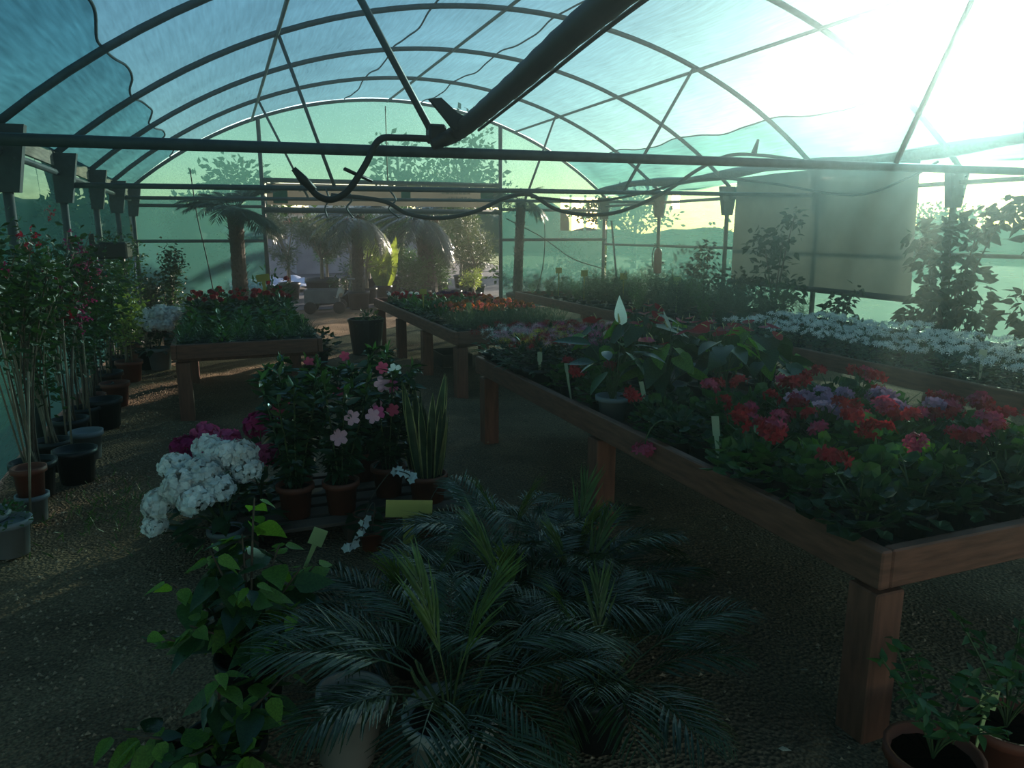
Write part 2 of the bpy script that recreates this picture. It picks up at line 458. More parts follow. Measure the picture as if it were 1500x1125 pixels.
table('planter_table', 'left wooden planting table with red flowers behind low green plants', *T3, 3)
table('planter_table', 'long wooden planting table along the right wall with white flowers and herbs', *T4, 5)

tag(link('added_skirt_right', G().box((XR + .02, YS, -.02), (XR + .045, YE, .40)).mesh('added_skirt_right', M['black'])), kind='structure')  # unseen black skirt added to hide the bright field below the long table
# loose gravel on the earth
gp = G(); n = 5200; k = rng.random(n)
P = np.stack([np.where(k < .55, rng.normal(-.7, .45, n), rng.uniform(-1.3, 3.6, n)), rng.uniform(1.6, 10, n), np.full(n, -.004)], -1); P[:, 0] = np.maximum(P[:, 0], -1.4)
tet = (np.array([(-.5, -.4, 0), (.5, -.35, 0), (.1, .5, 0), (0, 0, .55)]), [np.array([[0, 1, 3], [1, 2, 3], [2, 0, 3]])])
a = rng.uniform(0, 6.28, n)
gp.inst(tet, P, np.stack([np.cos(a), np.sin(a), 0 * a], -1), (0, 0, 1), rng.uniform(.006, .022, n))
M['pebble'] = mat('pebble', (.27, .20, .14), .9, .35, 40)
tag(link('gravel', gp.mesh('gravel', M['pebble'])), 'small loose stones strewn over the earth floor', 'gravel', None, 'stuff')

# ---------------------------------------------------------------- outside ground
def flat(name, x0, x1, y0, y1, z, m):
    nx, ny = 24, 24
    X, Y = np.meshgrid(np.linspace(x0, x1, nx), np.linspace(y0, y1, ny))
    o = link(name, G().add(np.stack([X, Y, z + .04 * np.sin(X * .8) * np.sin(Y * .9)], -1).reshape(-1, 3), grid_faces(ny, nx)).mesh(name, m, True))
    return tag(o, kind='structure')
flat('field', -140, 160, -120, 200, -.12, M['field'])
flat('paving', -20, 14, 17.5, 60, -.045, M['paving'])
# ---------------------------------------------------------------- things hung in the tunnel
# rolled-up side net along the right eave
pts = [(8.42 + .02 * math.sin(y * 3), y, 2.70 + .03 * math.sin(y * 1.4) - (.05 if y > 15 else 0)) for y in np.linspace(-4, 15.9, 50)]
tag(link('rolled_net', G().tube(pts, .075 + .018 * np.sin(np.linspace(0, 60, 50)), 10).mesh('rolled_net', M['roll'], True)), 'thick rolled up dark net tied along the right eave', 'net')
# hanging grey sheet with its roller pipe
t = thing('hanging_sheet', 'large grey brown sheet hanging on the right wall with a roller pipe below', 'sheet', (8.42, 0, 0))
ny, nz = 40, 26
Y, Z = np.meshgrid(np.linspace(7.22, 10.92, ny), np.linspace(0, 1, nz), indexing='ij')
zt, zb = 2.62, .86
yy = Y - .04 * (1 - Z)
V = np.stack([-.02 + .03 * np.sin(Y * 3.1) * Z + .012 * np.sin(Y * 9 + Z * 3), yy, zb + (zt - zb) * Z], -1).reshape(-1, 3)
link('sheet', G().add(V, grid_faces(ny, nz)).mesh('sheet', M['curtain'], True), t)
link('roller_pipe', G().tube([(-.02, 6.86, .83), (-.02, 9, .845), (-.02, 10.95, .855)], .045, 10).mesh('roller_pipe', M['hose'], True), t)
# big cable duct hanging under the roof with its clamp
t = thing('cable_duct', 'thick black corrugated duct sagging from overhead to the near tie bar', 'duct', (1.2, 0, 0))
pts = smooth_path([(-.14, -3.0, 2.9), (-.05, 0, 2.62), (0, 1.2, 2.50), (.03, 2.3, 2.43), (.13, 3.4, 2.37), (.22, 4.5, 2.31), (.12, 4.56, 2.255), (.05, 4.57, 2.225)], 10)
rr = np.interp(np.arange(len(pts)), [0, len(pts) - 24, len(pts) - 12, len(pts) - 1], [.055, .053, .045, .032]) * (1 + .03 * np.cos(np.arange(len(pts)) * math.pi))
link('hose', G().tube(pts, rr, 12).mesh('hose', M['hose'], True), t)
link('thin_cable', G().tube(pts[:-22] + [.065, 0, -.03], .009, 5).mesh('thin_cable', M['black'], True), t)
g = G()
fin = [(-.20, .12), (-.13, .13), (-.03, .05), (.03, .03), (.04, -.03), (-.05, -.05), (-.10, .01)]
nf = len(fin)
g.add([(x, -.02, z) for x, z in fin] + [(x, .02, z) for x, z in fin], [np.arange(nf)[None], np.arange(nf)[None, ::-1] + nf, np.stack([np.arange(nf), (np.arange(nf) + 1) % nf, (np.arange(nf) + 1) % nf + nf, np.arange(nf) + nf], -1)])
link('clamp', g.mesh('clamp', M['hose']), t, (.20, 4.42, 2.34))
tag(link('junction_box', G().box((-.055, -.05, 0), (.055, .05, .11), None, 0, .014).mesh('junction_box', M['black'])), 'small black junction box sitting on the near tie bar', 'box').location = (1.29, 4.6, 2.235)
t = thing('hanging_cable', 'black hose dropping from the near tie bar and looping under it', 'hose', (.9, 4.58, 2.2))
pts = smooth_path([(.33, -.03, .055), (.15, -.05, .05), (.02, -.06, .03), (-.07, -.05, -.12), (-.17, -.03, -.26), (-.26, 0, -.31), (-.34, 0, -.29), (-.40, 0, -.22)], 8)
link('hose', G().tube(pts, .020, 8).mesh('hose', M['hose'], True), t)
link('coupling', G().tube([(-.36, 0, -.26), (-.42, 0, -.2), (-.47, 0, -.14)], [.022, .028, .016], 8).mesh('coupling', M['black'], True), t)
link('zip_tie', G().tube([(-.19, -.07, -.14), (-.13, -.03, -.16), (-.02, 0, -.2)], .012, 5).mesh('zip_tie', M['black'], True), t)
# irrigation hose on the middle tie bar
pts = smooth_path([(1.25, 9.0, 2.12), (1.6, 9.0, 2.10), (1.9, 9.0, 2.05), (2.15, 9.0, 1.92), (2.55, 9.0, 1.87), (3.0, 9.0, 1.95), (3.4, 9.0, 2.12), (3.75, 9.0, 2.17), (4.1, 9.0, 2.0), (4.5, 9.0, 1.93), (4.95, 9.0, 1.95), (5.4, 9.02, 2.08), (5.85, 9.04, 2.28), (6.3, 9.05, 2.55), (6.8, 9.06, 2.76), (7.3, 9.05, 2.79), (8.0, 9.0, 2.74), (8.3, 8.95, 2.68)], 6)
tag(link('irrigation_hose', G().tube(pts, .026, 7).mesh('irrigation_hose', M['hose'], True)), 'black irrigation hose looping along the middle tie bar to the right eave', 'hose')
pts = smooth_path([(3.75, 8.97, 2.14), (4.6, 8.97, 2.10), (5.3, 8.97, 2.20), (6.3, 8.9, 2.42), (7.2, 8.7, 2.38), (8.2, 8.1, 2.2), (8.28, 7.3, 2.38), (8.3, 6.9, 2.55)], 6)
tag(link('power_cable', G().tube(pts, .018, 6).mesh('power_cable', M['black'], True)), 'thin black cable swagged across in front of the grey sheet', 'cable')
g = G(); g.lathe([(0, .0), (.02, 0), (.02, .05), (0, .05)], 8); g.lathe([(.012, .05), (.03, .12), (.012, .2), (0, .2)], 8)
tag(link('cable_hook', G().tube([(0, 0, 0), (.02, 0, .08), (.06, 0, .2)], [.045, .035, .02], 7).mesh('cable_hook', M['black'], True), None, (7.25, 9.05, 2.80)), 'black hook standing up from the hose near the right eave', 'hook')
for k, (x, l) in enumerate(((1.2, 'left'), (1.45, 'middle'), (1.95, 'right'))):
    pts = smooth_path([(0, 0, 0), (.03 + .02 * k, -.01, -.12), (-.02, -.02, -.22), (.05 * k, -.01, -.33)], 5)
    tag(link('loose_wire', G().tube(pts, .011, 5).mesh('loose_wire', M['steel'], True), None, (x, 9.07, 2.2)), '%s of three short loose wire ends hanging from the middle tie bar' % l, 'wire')
# thin cords and drip lines on the end wall
for k, (pts, l) in enumerate((
        ([(-.42, 15.97, 2.9), (-.36, 15.95, 2.0), (-.25, 15.95, 1.2), (-.15, 15.95, .3)], 'black cord hanging down the far net wall left of the small palm'),
        ([(7.0, 15.96, 2.2), (7.0, 15.9, 1.5), (6.95, 15.9, .9), (6.8, 15.9, .35)], 'thin hose hanging down the far net wall right of the trunk'),
        ([(6.05, 15.9, 2.0), (6.9, 15.9, 1.6), (7.7, 15.9, 1.1), (8.5, 15.9, .85)], 'thin cable drooping diagonally across the far right net'),
        ([(3.4, 15.95, 4.25), (3.4, 15.95, 3.3), (3.4, 15.95, 2.75)], 'thin cord hanging from the top of the far arch'))):
    tag(link('cord', G().tube(smooth_path(pts, 5), .012, 5).mesh('cord', M['black'], True)), l, 'cord')
tag(link('diagonal_brace', G().tube([(8.45, 15.4, 1.95), (8.3, 14.9, 1.0), (8.12, 14.35, -.02)], .025, 6).mesh('diagonal_brace', M['steel2'], True)), 'slanting steel brace at the far right corner post', 'brace')

# banner over the far doorway, printed on cloth
def text_mesh(body, size, name):
    cu = bpy.data.curves.new(name, 'FONT'); cu.body = body; cu.size = size; cu.extrude = .001; cu.resolution_u = 2
    ob_ = bpy.data.objects.new(name, cu); COL.objects.link(ob_)
    dg = bpy.context.evaluated_depsgraph_get(); me = bpy.data.meshes.new_from_object(ob_.evaluated_get(dg))
    bpy.data.objects.remove(ob_); return me
M['banner'] = mat('sun_bleached_banner', (.20, .19, .14), .8, .15, 2, trans=.14)
M['b_green'] = mat('banner_green_print', (.03, .14, .07), .8, .2, 5)
M['b_text'] = mat('banner_text_print', (.08, .12, .08), .8, .1, 5)
t = thing('banner', 'long beige cloth banner with green squares over the far doorway', 'banner', (.95, 15.93, 2.24))
nx, nz = 60, 6
X, Z = np.meshgrid(np.linspace(0, 4.94, nx), np.linspace(0, .42, nz), indexing='ij')
link('cloth', G().add(np.stack([X, .01 * np.sin(X * 5), Z], -1).reshape(-1, 3), grid_faces(nx, nz)).mesh('cloth', M['banner'], True), t)
for x0, x1, z0, z1 in ((.12, .40, .03, .36), (2.72, 2.92, .14, .30), (4.5, 4.80, .16, .36)):
    link('green_square', G().box((x0, -.016, z0), (x1, -.012, z1)).mesh('green_square', M['b_green']), t)
for x0, z0, n_, h_ in ((3.62, .27, 24, .06), (3.74, .17, 20, .045), (.62, .26, 10, .05)):   # print too faint to read: word-shaped strokes
    g = G(); x = x0
    for k in range(n_):
        if k % 7 in (2, 6): x += .022; continue
        hh = h_ * rnd.choice((.55, .6, 1)); g.box((x, -.016, z0), (x + .018, -.013, z0 + hh)); x += .030
    link('text_line', g.mesh('text_line', M['b_text']), t)

# fire extinguisher on its post
M['red'] = mat('red_enamel', (.20, .02, .018), .4, .15, 6)
t = thing('fire_extinguisher', 'red fire extinguisher hanging on a right wall post', 'extinguisher', (8.475, 13.42, .86))
link('bracket', G().box((.06, -.03, .2), (.13, .2, .24)).mesh('bracket', M['black']), t)
link('cylinder', G().lathe([(0, 0), (.075, 0), (.085, .02), (.085, .42), (.07, .48), (.03, .52), (0, .52)], 18).mesh('cylinder', M['red'], True), t)
link('valve', G().lathe([(.025, .52), (.025, .58), (0, .58)], 8).box((-.1, -.012, .57), (.03, .012, .585)).box((-.1, -.012, .60), (.03, .012, .612)).mesh('valve', M['black']), t)
link('hose', G().tube(bez((-.03, 0, .56), (-.16, 0, .55), (-.15, 0, .3), (-.11, 0, .12), 9), .012, 6).mesh('hose', M['black'], True), t)

# small garden cart standing in the doorway
M['cart'] = mat('grey_cart_sheet', (.17, .17, .18), .6, .2, 5)
M['sack'] = mat('pale_cloth', (.55, .46, .36), .9, .15, 5)
M['cream'] = mat('cream_plastic', (.62, .60, .52), .55, .1, 4)
t = thing('garden_cart', 'small grey garden cart with dark wheels standing in the far doorway', 'cart', (2.05, 16.35, 0), R(-12))
g = G(); g.box((-.42, -.28, .22), (.30, .28, .25)).box((-.42, -.28, .25), (.30, -.25, .5)).box((-.42, .25, .25), (.30, .28, .5)).box((-.42, -.25, .25), (-.39, .25, .5)).box((.27, -.25, .25), (.30, .25, .42))
link('tray', g.mesh('tray', M['cart']), t)
wm = G().tube([(0, -.035, 0), (0, -.03, 0), (0, .03, 0), (0, .035, 0)], [.09, .13, .13, .09], 16).mesh('wheel', M['black'])
for x in (-.3, .3):
    for y in (-.31, .31):
        link('wheel', wm, t, (x, y, .13))
link('handle', G().tube([(.3, 0, .3), (.5, 0, .45), (.55, 0, .72)], .016, 6).box((.47, -.1, .7), (.63, .1, .73)).mesh('handle', M['cart']), t)
V = []
for a in np.linspace(0, math.pi, 8):
    for s_ in np.linspace(0, 1, 6):
        V.append((.18 + .2 * s_ * (1 + .2 * math.sin(5 * a)), -.30 + .2 * a / math.pi, .28 + .3 * math.sin(a * .8 + .4) * s_ + .05 * math.cos(9 * s_ + a)))
tag(link('sack', G().add(V, grid_faces(8, 6)).mesh('sack', M['sack'], True), None, (2.05, 16.25, .05), (0, 0, R(-12))), 'crumpled pale sack hanging over the right end of the garden cart', 'sack')
# ---------------------------------------------------------------- plant library
def strip(L=1., W=.3, n=5, prof='lance', droop=.25, fold=.2, wave=0):
    """leaf or petal template lying along +Y, facing +Z, three points per cross-section"""
    t = np.linspace(0, 1, n + 1)
    w = {'lance': np.sin(math.pi * np.clip(t * .96 + .02, 0, 1) ** .8), 'ovate': np.sin(math.pi * t ** .62) ** .85 * (1 - .25 * t),
         'strap': np.minimum(1, 6 * t + .25) * np.minimum(1, (1.001 - t) * 4) ** .7, 'heart': np.sin(math.pi * np.clip(t * .93 + .06, 0, 1) ** .55) ** .8,
         'petal': np.sin(math.pi * np.clip(t * .85, 0, 1) ** 1.3) ** .8 + .05, 'blade': (1 - t) ** .6 * np.minimum(1, .4 + 5 * t), 'round': np.sqrt(np.clip(1 - (2 * t - 1) ** 2, 0, 1))}[prof] * W / 2
    w = np.maximum(w, .004 * L)
    z = -droop * L * t ** 2 + wave * L * np.sin(t * 9)
    V = np.stack([np.stack([-w, t * L, z], -1), np.stack([0 * w, t * L, z - fold * w], -1), np.stack([w, t * L, z], -1)], 1).reshape(-1, 3)
    i = np.arange(n)[:, None] * 3; j = np.array([[0, 1]])
    F = np.stack([i + j, i + j + 1, i + j + 4, i + j + 3], -1).reshape(-1, 4)
    return V, [F]
def disc(r=1., k=10, scal=.12, cup=.15, notch=True):
    a = np.arange(k) / k * 2 * math.pi - math.pi / 2
    rr = r * (1 - scal * (np.arange(k) % 2))
    if notch: rr[0] *= .35
    V = np.vstack([[(0, 0, -cup * r)], np.stack([rr * np.cos(a), rr * np.sin(a), np.zeros(k)], -1)])
    V[:, 1] += r * .6
    i = np.arange(k)
    return V, [np.stack([0 * i, i + 1, (i + 1) % k + 1], -1)]
def star(k=5, L=1., W=.55, n=3, droop=.15, up=.35, prof='petal'):
    """flower of k petals around +Y? laid in the XY plane facing +Z"""
    g = G(); p = strip(L, W, n, prof, droop, .15)
    a = np.arange(k) / k * 2 * math.pi
    D = np.stack([np.cos(a), np.sin(a), 0 * a + up], -1)
    g.inst(p, np.zeros((k, 3)), D, np.stack([-np.cos(a) * up, -np.sin(a) * up, 1 + 0 * a], -1), 1)
    V = np.concatenate(g.v)
    V = V[:, [0, 2, 1]] * [1, 1, -1]       # faces +Y
    F = np.concatenate([f for f, _ in g.f])
    return V, [F]
def rdir(n, zlo=-.2, zhi=1.):
    z = rng.uniform(zlo, zhi, n); a = rng.uniform(0, 2 * math.pi, n); r = np.sqrt(np.clip(1 - z * z, 0, 1))
    return np.stack([r * np.cos(a), r * np.sin(a), z], -1)
def foliage(g, n, rx, ry, z0, z1, tpl, size, up=.6, jit=.5, inner=.45, m=0, flat=1.):
    """a dome of leaves pointing outward"""
    d = rdir(n, -.15, 1)
    k = rng.uniform(inner, 1, n)[:, None]
    P = d * k * [rx, ry, (z1 - z0)] + [0, 0, z0]
    P[:, 2] = np.maximum(P[:, 2], z0 + .01)
    D = unit(d * [1, 1, .4] + [0, 0, up * .4] + rng.normal(0, jit * .5, (n, 3)))
    U = unit([0, 0, 1.] + d * .35 + rng.normal(0, jit * .45, (n, 3)))
    g.inst(tpl, P, D, U, size * rng.uniform(.65, 1.2, n), m)
    return P
def stems(g, base, tips, r=.004, m=0, bend=.3, sides=4):
    for p in np.atleast_2d(tips):
        b = np.asarray(base, float) + [*(rng.normal(0, .01, 2)), 0]
        g.tube(bez(b, b + (p - b) * [.2, .2, .5], b + (p - b) * [.75, .75, .9], p, 4), [r, r * .9, r * .7, r * .5], sides, m)
def pot_mesh(r, h, m, taper=.72, rim=.012, n=20, name='pot'):
    g = G().lathe([(0, .0), (r * taper, 0), (r * taper + (r - r * taper) * .82, h * .82), (r + rim * .2, h * .82), (r + rim, h * .84), (r + rim, h), (r - .002, h), (r * .93, h * .86), (0, h * .86)], n)
    return g.mesh(name, m, True)

def leafmat(name, col, rough=.42, trans=.25, col2=None, spec=.4, var=.3):
    return mat(name, col, rough, var, 18, spec, trans, objvar=.22, col2=col2)
def petmat(name, col, trans=.3, var=.2):
    return mat(name, col, .6, var, 30, .2, trans, objvar=.12)
M['l_dark'] = leafmat('dark_green_leaf', (.022, .055, .018))
M['l_mid'] = leafmat('mid_green_leaf', (.045, .105, .028))
M['l_light'] = leafmat('light_green_leaf', (.13, .24, .035), .45, .4)
M['l_grey'] = leafmat('grey_green_leaf', (.075, .10, .07), .7, .2)
M['l_shade'] = leafmat('silhouette_leaf', (.02, .04, .018), .6, .04, None, .2)  # darkened, barely translucent leaf that paints backlit shrubs as silhouettes
M['l_gloss'] = leafmat('glossy_leaf', (.02, .05, .018), .25, .12, None, .6)
M['l_yellow'] = leafmat('yellow_green_leaf', (.19, .23, .06), .5, .35)
M['l_young'] = leafmat('young_palm_leaflet', (.085, .125, .03), .35, .3)
M['l_palm'] = leafmat('palm_leaflet', (.032, .054, .014), .25, .2, None, .6)
M['l_anth'] = leafmat('anthurium_leaf', (.03, .06, .025), .3, .3, None, .5)
M['l_olive'] = leafmat('olive_leaf', (.10, .12, .075), .55, .15)
M['stem'] = mat('green_stem', (.06, .09, .03), .6)
M['bark'] = mat('brown_bark', (.085, .062, .045), .9, .35, 25, bump=.6)
M['cane'] = mat('pale_cane', (.22, .17, .12), .8, .25, 12)
M['soil'] = mat('potting_soil', (.025, .018, .013), .95, .4, 60, .1, bump=.8)
M['terra'] = mat('terracotta_plastic', (.18, .045, .025), .6, .15, 6, objvar=.1)
M['greypot'] = mat('grey_plastic_pot', (.20, .21, .23), .55, .12, 5)
M['palepot'] = mat('pale_plastic_pot', (.30, .28, .26), .6, .12, 5)
for n_, c_ in dict(red=(.36, .02, .03), crimson=(.30, .01, .03), pink=(.62, .10, .26), palepink=(.70, .38, .48), magenta=(.42, .02, .14), lilac=(.42, .22, .36), white=(.80, .80, .78), yellow=(.62, .48, .10), orange=(.40, .12, .03), purple=(.10, .02, .12), rose=(.50, .06, .13), salmon=(.62, .16, .14)).items():
    M['p_' + n_] = petmat(n_ + '_petal', c_)
M['eye'] = mat('flower_eye', (.50, .35, .05), .7)
M['spadix'] = mat('pale_spadix', (.50, .45, .22), .6)

class Kind:
    """a plant kind: list of parts (name, mesh, loc, rot, scale, label, kids)"""
    def __init__(s): s.parts = []
    def add(s, name, me, loc=None, rot=None, sc=None, label=None, kids=(), kind=None):
        s.parts.append((name, me, loc, rot, sc, label, kids, kind)); return s
    def spawn(s, name, label, cat, loc, rz=None, sc=None, group=None, skip=()):
        t = thing(name, label, cat, loc, rng.uniform(0, 6.28) if rz is None else rz, group, sc)
        for (n, me, l, r, c, lb, kids, kd) in s.parts:
            if n in skip: continue
            o = link(n, me, t, l, r, c)
            if lb: o['label'] = lb
            if kd: o['kind'] = kd
            for (kn, kme, kl, kr, kc) in kids:
                link(kn, kme, o, kl, kr, kc)
        return t
def rot_to(d, roll=0.):
    """euler turning local +Y to d"""
    q = Vector(d).to_track_quat('Y', 'Z')
    return (q.to_matrix() @ Matrix.Rotation(roll, 3, 'Y')).to_euler()
def head_mesh(n, r, fl, size, mats, name='flower_head', squash=.75, zlo=-.3, m_eye=None):
    g = G(); d = rdir(n, zlo, 1)
    g.inst(fl, d * [r, r, r * squash] * rng.uniform(.8, 1.08, (n, 1)), d + rng.normal(0, .3, (n, 3)), unit(rng.normal(0, 1, (n, 3))), size * rng.uniform(.8, 1.15, n), 0)
    return g.mesh(name, mats, False)
pot_small = pot_mesh(.065, .10, M['black'])
soil_small = G().lathe([(0, .088), (.06, .088)], 14).mesh('soil', M['soil'])

# geraniums -----------------------------------------------------------------
GER = disc(1, 10, .16, .25)
FL5 = star(5, 1., .62, 2, .1, .25)
def geranium(cols, nh, seed, leaf='l_mid', tall=.72):
    k = Kind()
    k.add('pot', pot_small).add('soil', soil_small)
    g = G(); foliage(g, 95, .165, .165, .10, .10 + .21 * tall, GER, .036, .5, .55, .4)
    g2 = P = None
    k.add('foliage', g.mesh('foliage', [M[leaf]], False))
    gs = G(); tips = []
    for i in range(nh):
        a = rng.uniform(0, 6.28); rr = rng.uniform(.03, .17)
        tips.append((rr * math.cos(a), rr * math.sin(a), .10 + rng.uniform(.20, .28) * tall))
    tips += [(rng.normal(0, .07), rng.normal(0, .07), .26) for _ in range(3)]
    stems(gs, (0, 0, .09), np.array(tips), .0035)
    k.add('stems', gs.mesh('stems', M['stem']))
    for i in range(nh):
        c = cols[i % len(cols)]
        k.add('flower_head', HEADS[c][i % 2], tips[i], (rng.normal(0, .3), rng.normal(0, .3), rng.uniform(0, 6)), rng.uniform(.8, 1.25))
    return k
HEADS = {c: [head_mesh(13, .040, FL5, .024, M['p_' + c], squash=.45, zlo=-.1) for _ in range(2)] for c in ('red', 'crimson', 'rose', 'lilac', 'palepink', 'salmon')}
g_red = [geranium(['red', 'rose'], 3, 0), geranium(['rose', 'red'], 4, 1), geranium(['red'], 2, 2, 'l_mid')]
g_lil = [geranium(['lilac', 'palepink'], 4, 3), geranium(['lilac'], 3, 4)]
g_none = [geranium(['red'], 0, 5, 'l_dark', .68), geranium(['red'], 1, 6, 'l_mid', .68)]
g_lite = [geranium(['rose'], 1, 7, 'l_light', .7)]
GG = 'geraniums on the nearest table'
pos = []
y = 1.86
row = 0
while y < 3.35:
    for c in range(6):
        x = 2.07 + c * .245 + (.05 if row % 2 else -.02)
        pos.append((x, y, row, c))
    y += .25; row += 1
for (x, y, r_, c) in pos:
    if r_ >= 4 and c < 1: continue
    q = rnd.random()
    if r_ == 0: kd, lb = (g_none[0], 'leafy dark green geranium without flowers in the front row of the nearest table')
    elif (r_, c) in ((3, 3), (4, 3), (4, 4), (3, 4)) : kd, lb = (rnd.choice(g_lil), 'lilac flowered geranium among the red ones on the nearest table')
    elif r_ >= 3 and c == 1: kd, lb = g_red[0], 'red flowered geranium on the nearest table'
    elif (r_, c) in ((2, 1), (1, 2)): kd, lb = (g_lite[0], 'pale yellow green geranium on the nearest table')
    elif r_ == 1 and c < 2: kd, lb = (g_none[1], 'mostly green geranium with a single red head on the nearest table')
    elif q < .12: kd, lb = (g_none[1], 'mostly green geranium with a single red head on the nearest table')
    else: kd, lb = (rnd.choice(g_red), 'red flowered geranium on the nearest table')
    lb = {0: 'dark green geranium without flowers', 1: 'mostly green geranium', 2: 'red flowered geranium', 3: 'lilac flowered geranium', 4: 'pale yellow green geranium'}[0 if kd is g_none[0] else 1 if kd is g_none[1] else 3 if kd in g_lil else 4 if kd is g_lite[0] else 2] + ', %s in the %s row of the nearest table' % (col(c), ordn(r_))
    kd.spawn('potted_geranium', lb, 'plant', (x + rnd.uniform(-.03, .03), y + rnd.uniform(-.03, .03), .598), None, rnd.uniform(.95, 1.15), GG)
for i, (x, y) in enumerate(((2.08, 3.02), (2.1, 3.27), (2.33, 3.4), (2.12, 3.98), (2.32, 3.72), (2.3, 4.22), (2.55, 3.28), (2.14, 4.45))):
    g_none[i % 2].spawn('potted_geranium', 'dark leafy plant in the gap around the peace lily, %s from the near end' % ordn(i), 'plant', (x, y, .598), None, .95, GG)
# a geranium head hanging over the table edge
k = Kind().add('stalk', G().tube(bez((.22, 0, .15), (.1, 0, .24), (.02, 0, .2), (0, 0, .08), 8), .004, 5).mesh('stalk', M['stem'], True)).add('flower_head', HEADS['rose'][0], (0, 0, .06), None, 1.2)
k.spawn('geranium_sprig', 'single red geranium sprig hanging over the side of the nearest table', 'flower', (1.86, 3.0, .60), 0)

# bunched pot chrysanthemums and kalanchoes ----------------------------------
DAISY = star(8, 1., .3, 1, .05, .12, 'strap')
def chrys(c):
    k = Kind().add('pot', pot_small).add('soil', soil_small)
    g = G(); foliage(g, 70, .115, .115, .09, .22, strip(1, .45, 3, 'ovate', .2), .045, .5)
    k.add('foliage', g.mesh('foliage', M['l_dark']))
    for i in range(7):
        a = i * 2.4; rr = .03 + .035 * math.sqrt(i)
        k.add('flower_head', CH[c][i % 2], (rr * math.cos(a), rr * math.sin(a), .23 - .3 * rr * rr / .12), (0, 0, i), rng.uniform(.85, 1.15))
    return k
CH = {c: [head_mesh(9, .03, DAISY, .021, M['p_' + c], squash=.6, zlo=0) for _ in range(2)] for c in ('palepink', 'pink', 'lilac', 'yellow', 'white', 'red', 'crimson')}
CK = {c: chrys(c) for c in CH}
rows = [('red', 'white', 'palepink', 'palepink', 'yellow', 'red'), ('crimson', 'palepink', 'palepink', 'yellow', 'red', 'palepink'), ('red', 'pink', 'yellow', 'crimson', 'palepink', 'pink'), ('crimson', 'red', 'palepink', 'pink', 'red', 'palepink'), ('red', 'crimson', 'palepink', 'crimson', 'palepink', 'red')]
nm = dict(palepink='pale pink', white='white', yellow='yellow', red='red', crimson='dark red', pink='bright pink', lilac='lilac')
for r_, cs in enumerate(rows):
    for c_, c in enumerate(cs):
        CK[c].spawn('potted_chrysanthemum', '%s pot chrysanthemum, %s, %s from the far end of the nearest table' % (nm[c], col(r_), ordn(c_)), 'plant', (2.03 + r_ * .21 + rnd.uniform(-.02, .02), 5.54 - c_ * .165 + rnd.uniform(-.02, .02), .598), None, 1.6, 'pot chrysanthemums on the nearest table')

# anthuriums and peace lilies -------------------------------------------------
AL = [G().inst(strip(1, .72, 6, 'heart', .35, .25), [(0, 0, 0)], (0, 1, 0), (0, 0, 1), 1).mesh('leaf', M[m_], True) for m_ in ('l_anth', 'l_light', 'l_anth')]
SP = {c: G().inst(strip(1, .85, 6, 'heart', .12, .3), [(0, 0, 0)], (0, 1, 0), (0, 0, 1), 1).mesh('spathe', M['p_' + c], True) for c in ('red', 'crimson', 'rose')}
spx = G().tube([(0, 0, 0), (0, .02, .03), (0, .05, .055)], [.006, .005, .003], 6).mesh('spadix', M['spadix'], True)
def anthurium(nl, nf, h, r, cols):
    k = Kind().add('pot', pot_mesh(.085, .14, M['black'])).add('soil', G().lathe([(0, .12), (.08, .12)], 14).mesh('soil', M['soil']))
    gs = G()
    for i in range(nl):
        a = i * 2.4 + rng.uniform(-.3, .3); f = (i + 1) / nl
        rr = r * (.35 + .5 * rng.random()); z = .14 + h * rng.uniform(.45, 1.0)
        tip = np.array((rr * math.cos(a), rr * math.sin(a), z)); stems(gs, (0, 0, .12), tip, .0035)
        d = (math.cos(a), math.sin(a), rng.uniform(-.9, .1))
        k.add('leaf', AL[int(rng.integers(0, 3))], tip, rot_to(d, rng.normal(0, .3)), rng.uniform(.13, .21))
    for i in range(nf):
        a = rng.uniform(0, 6.28); rr = r * rng.uniform(.2, .8); z = .14 + h * rng.uniform(.95, 1.2)
        tip = np.array((rr * math.cos(a), rr * math.sin(a), z)); stems(gs, (0, 0, .12), tip, .003)
        k.add('flower', SP[cols[i % len(cols)]], tip, rot_to((math.cos(a), math.sin(a), rng.uniform(-.2, .25)), rng.normal(0, .3)), rng.uniform(.08, .12), None, [('spadix', spx, (0, .15, .02), None, 6)])
    k.add('stems', gs.mesh('stems', M['stem']))
    return k
an = [anthurium(15, 4, .36, .24, ['red', 'rose']), anthurium(14, 5, .40, .22, ['crimson', 'red']), anthurium(17, 3, .34, .27, ['red'])]
spots = [(2.42, 3.72), (2.72, 3.55), (3.05, 3.58), (3.25, 3.85), (2.5, 4.1), (2.85, 3.95), (3.15, 4.25), (2.75, 4.35), (2.45, 4.45), (3.2, 4.65), (2.9, 4.72)]
for i, (x, y) in enumerate(spots):
    near = y < 3.8
    an[i % 3].spawn('potted_anthurium', 'red anthurium with heart shaped leaves, %s of eleven counted from the geraniums' % ordn(i), 'plant', (x, y, .598), None, rnd.uniform(.88, 1.0), 'anthuriums on the nearest table')
M['p_spathe'] = petmat('peace_lily_spathe', (.72, .72, .66), .35, .06)
sp_w = G().inst(strip(1, .58, 8, 'ovate', .10, .35), [(0, 0, 0)], (0, 1, 0), (0, 0, 1), 1).mesh('spathe', M['p_spathe'], True)
spl = G().tube([(0, 0, 0), (0, .05, 0), (0, .1, 0)], [.011, .012, .006], 7).mesh('spadix', M['spadix'], True)
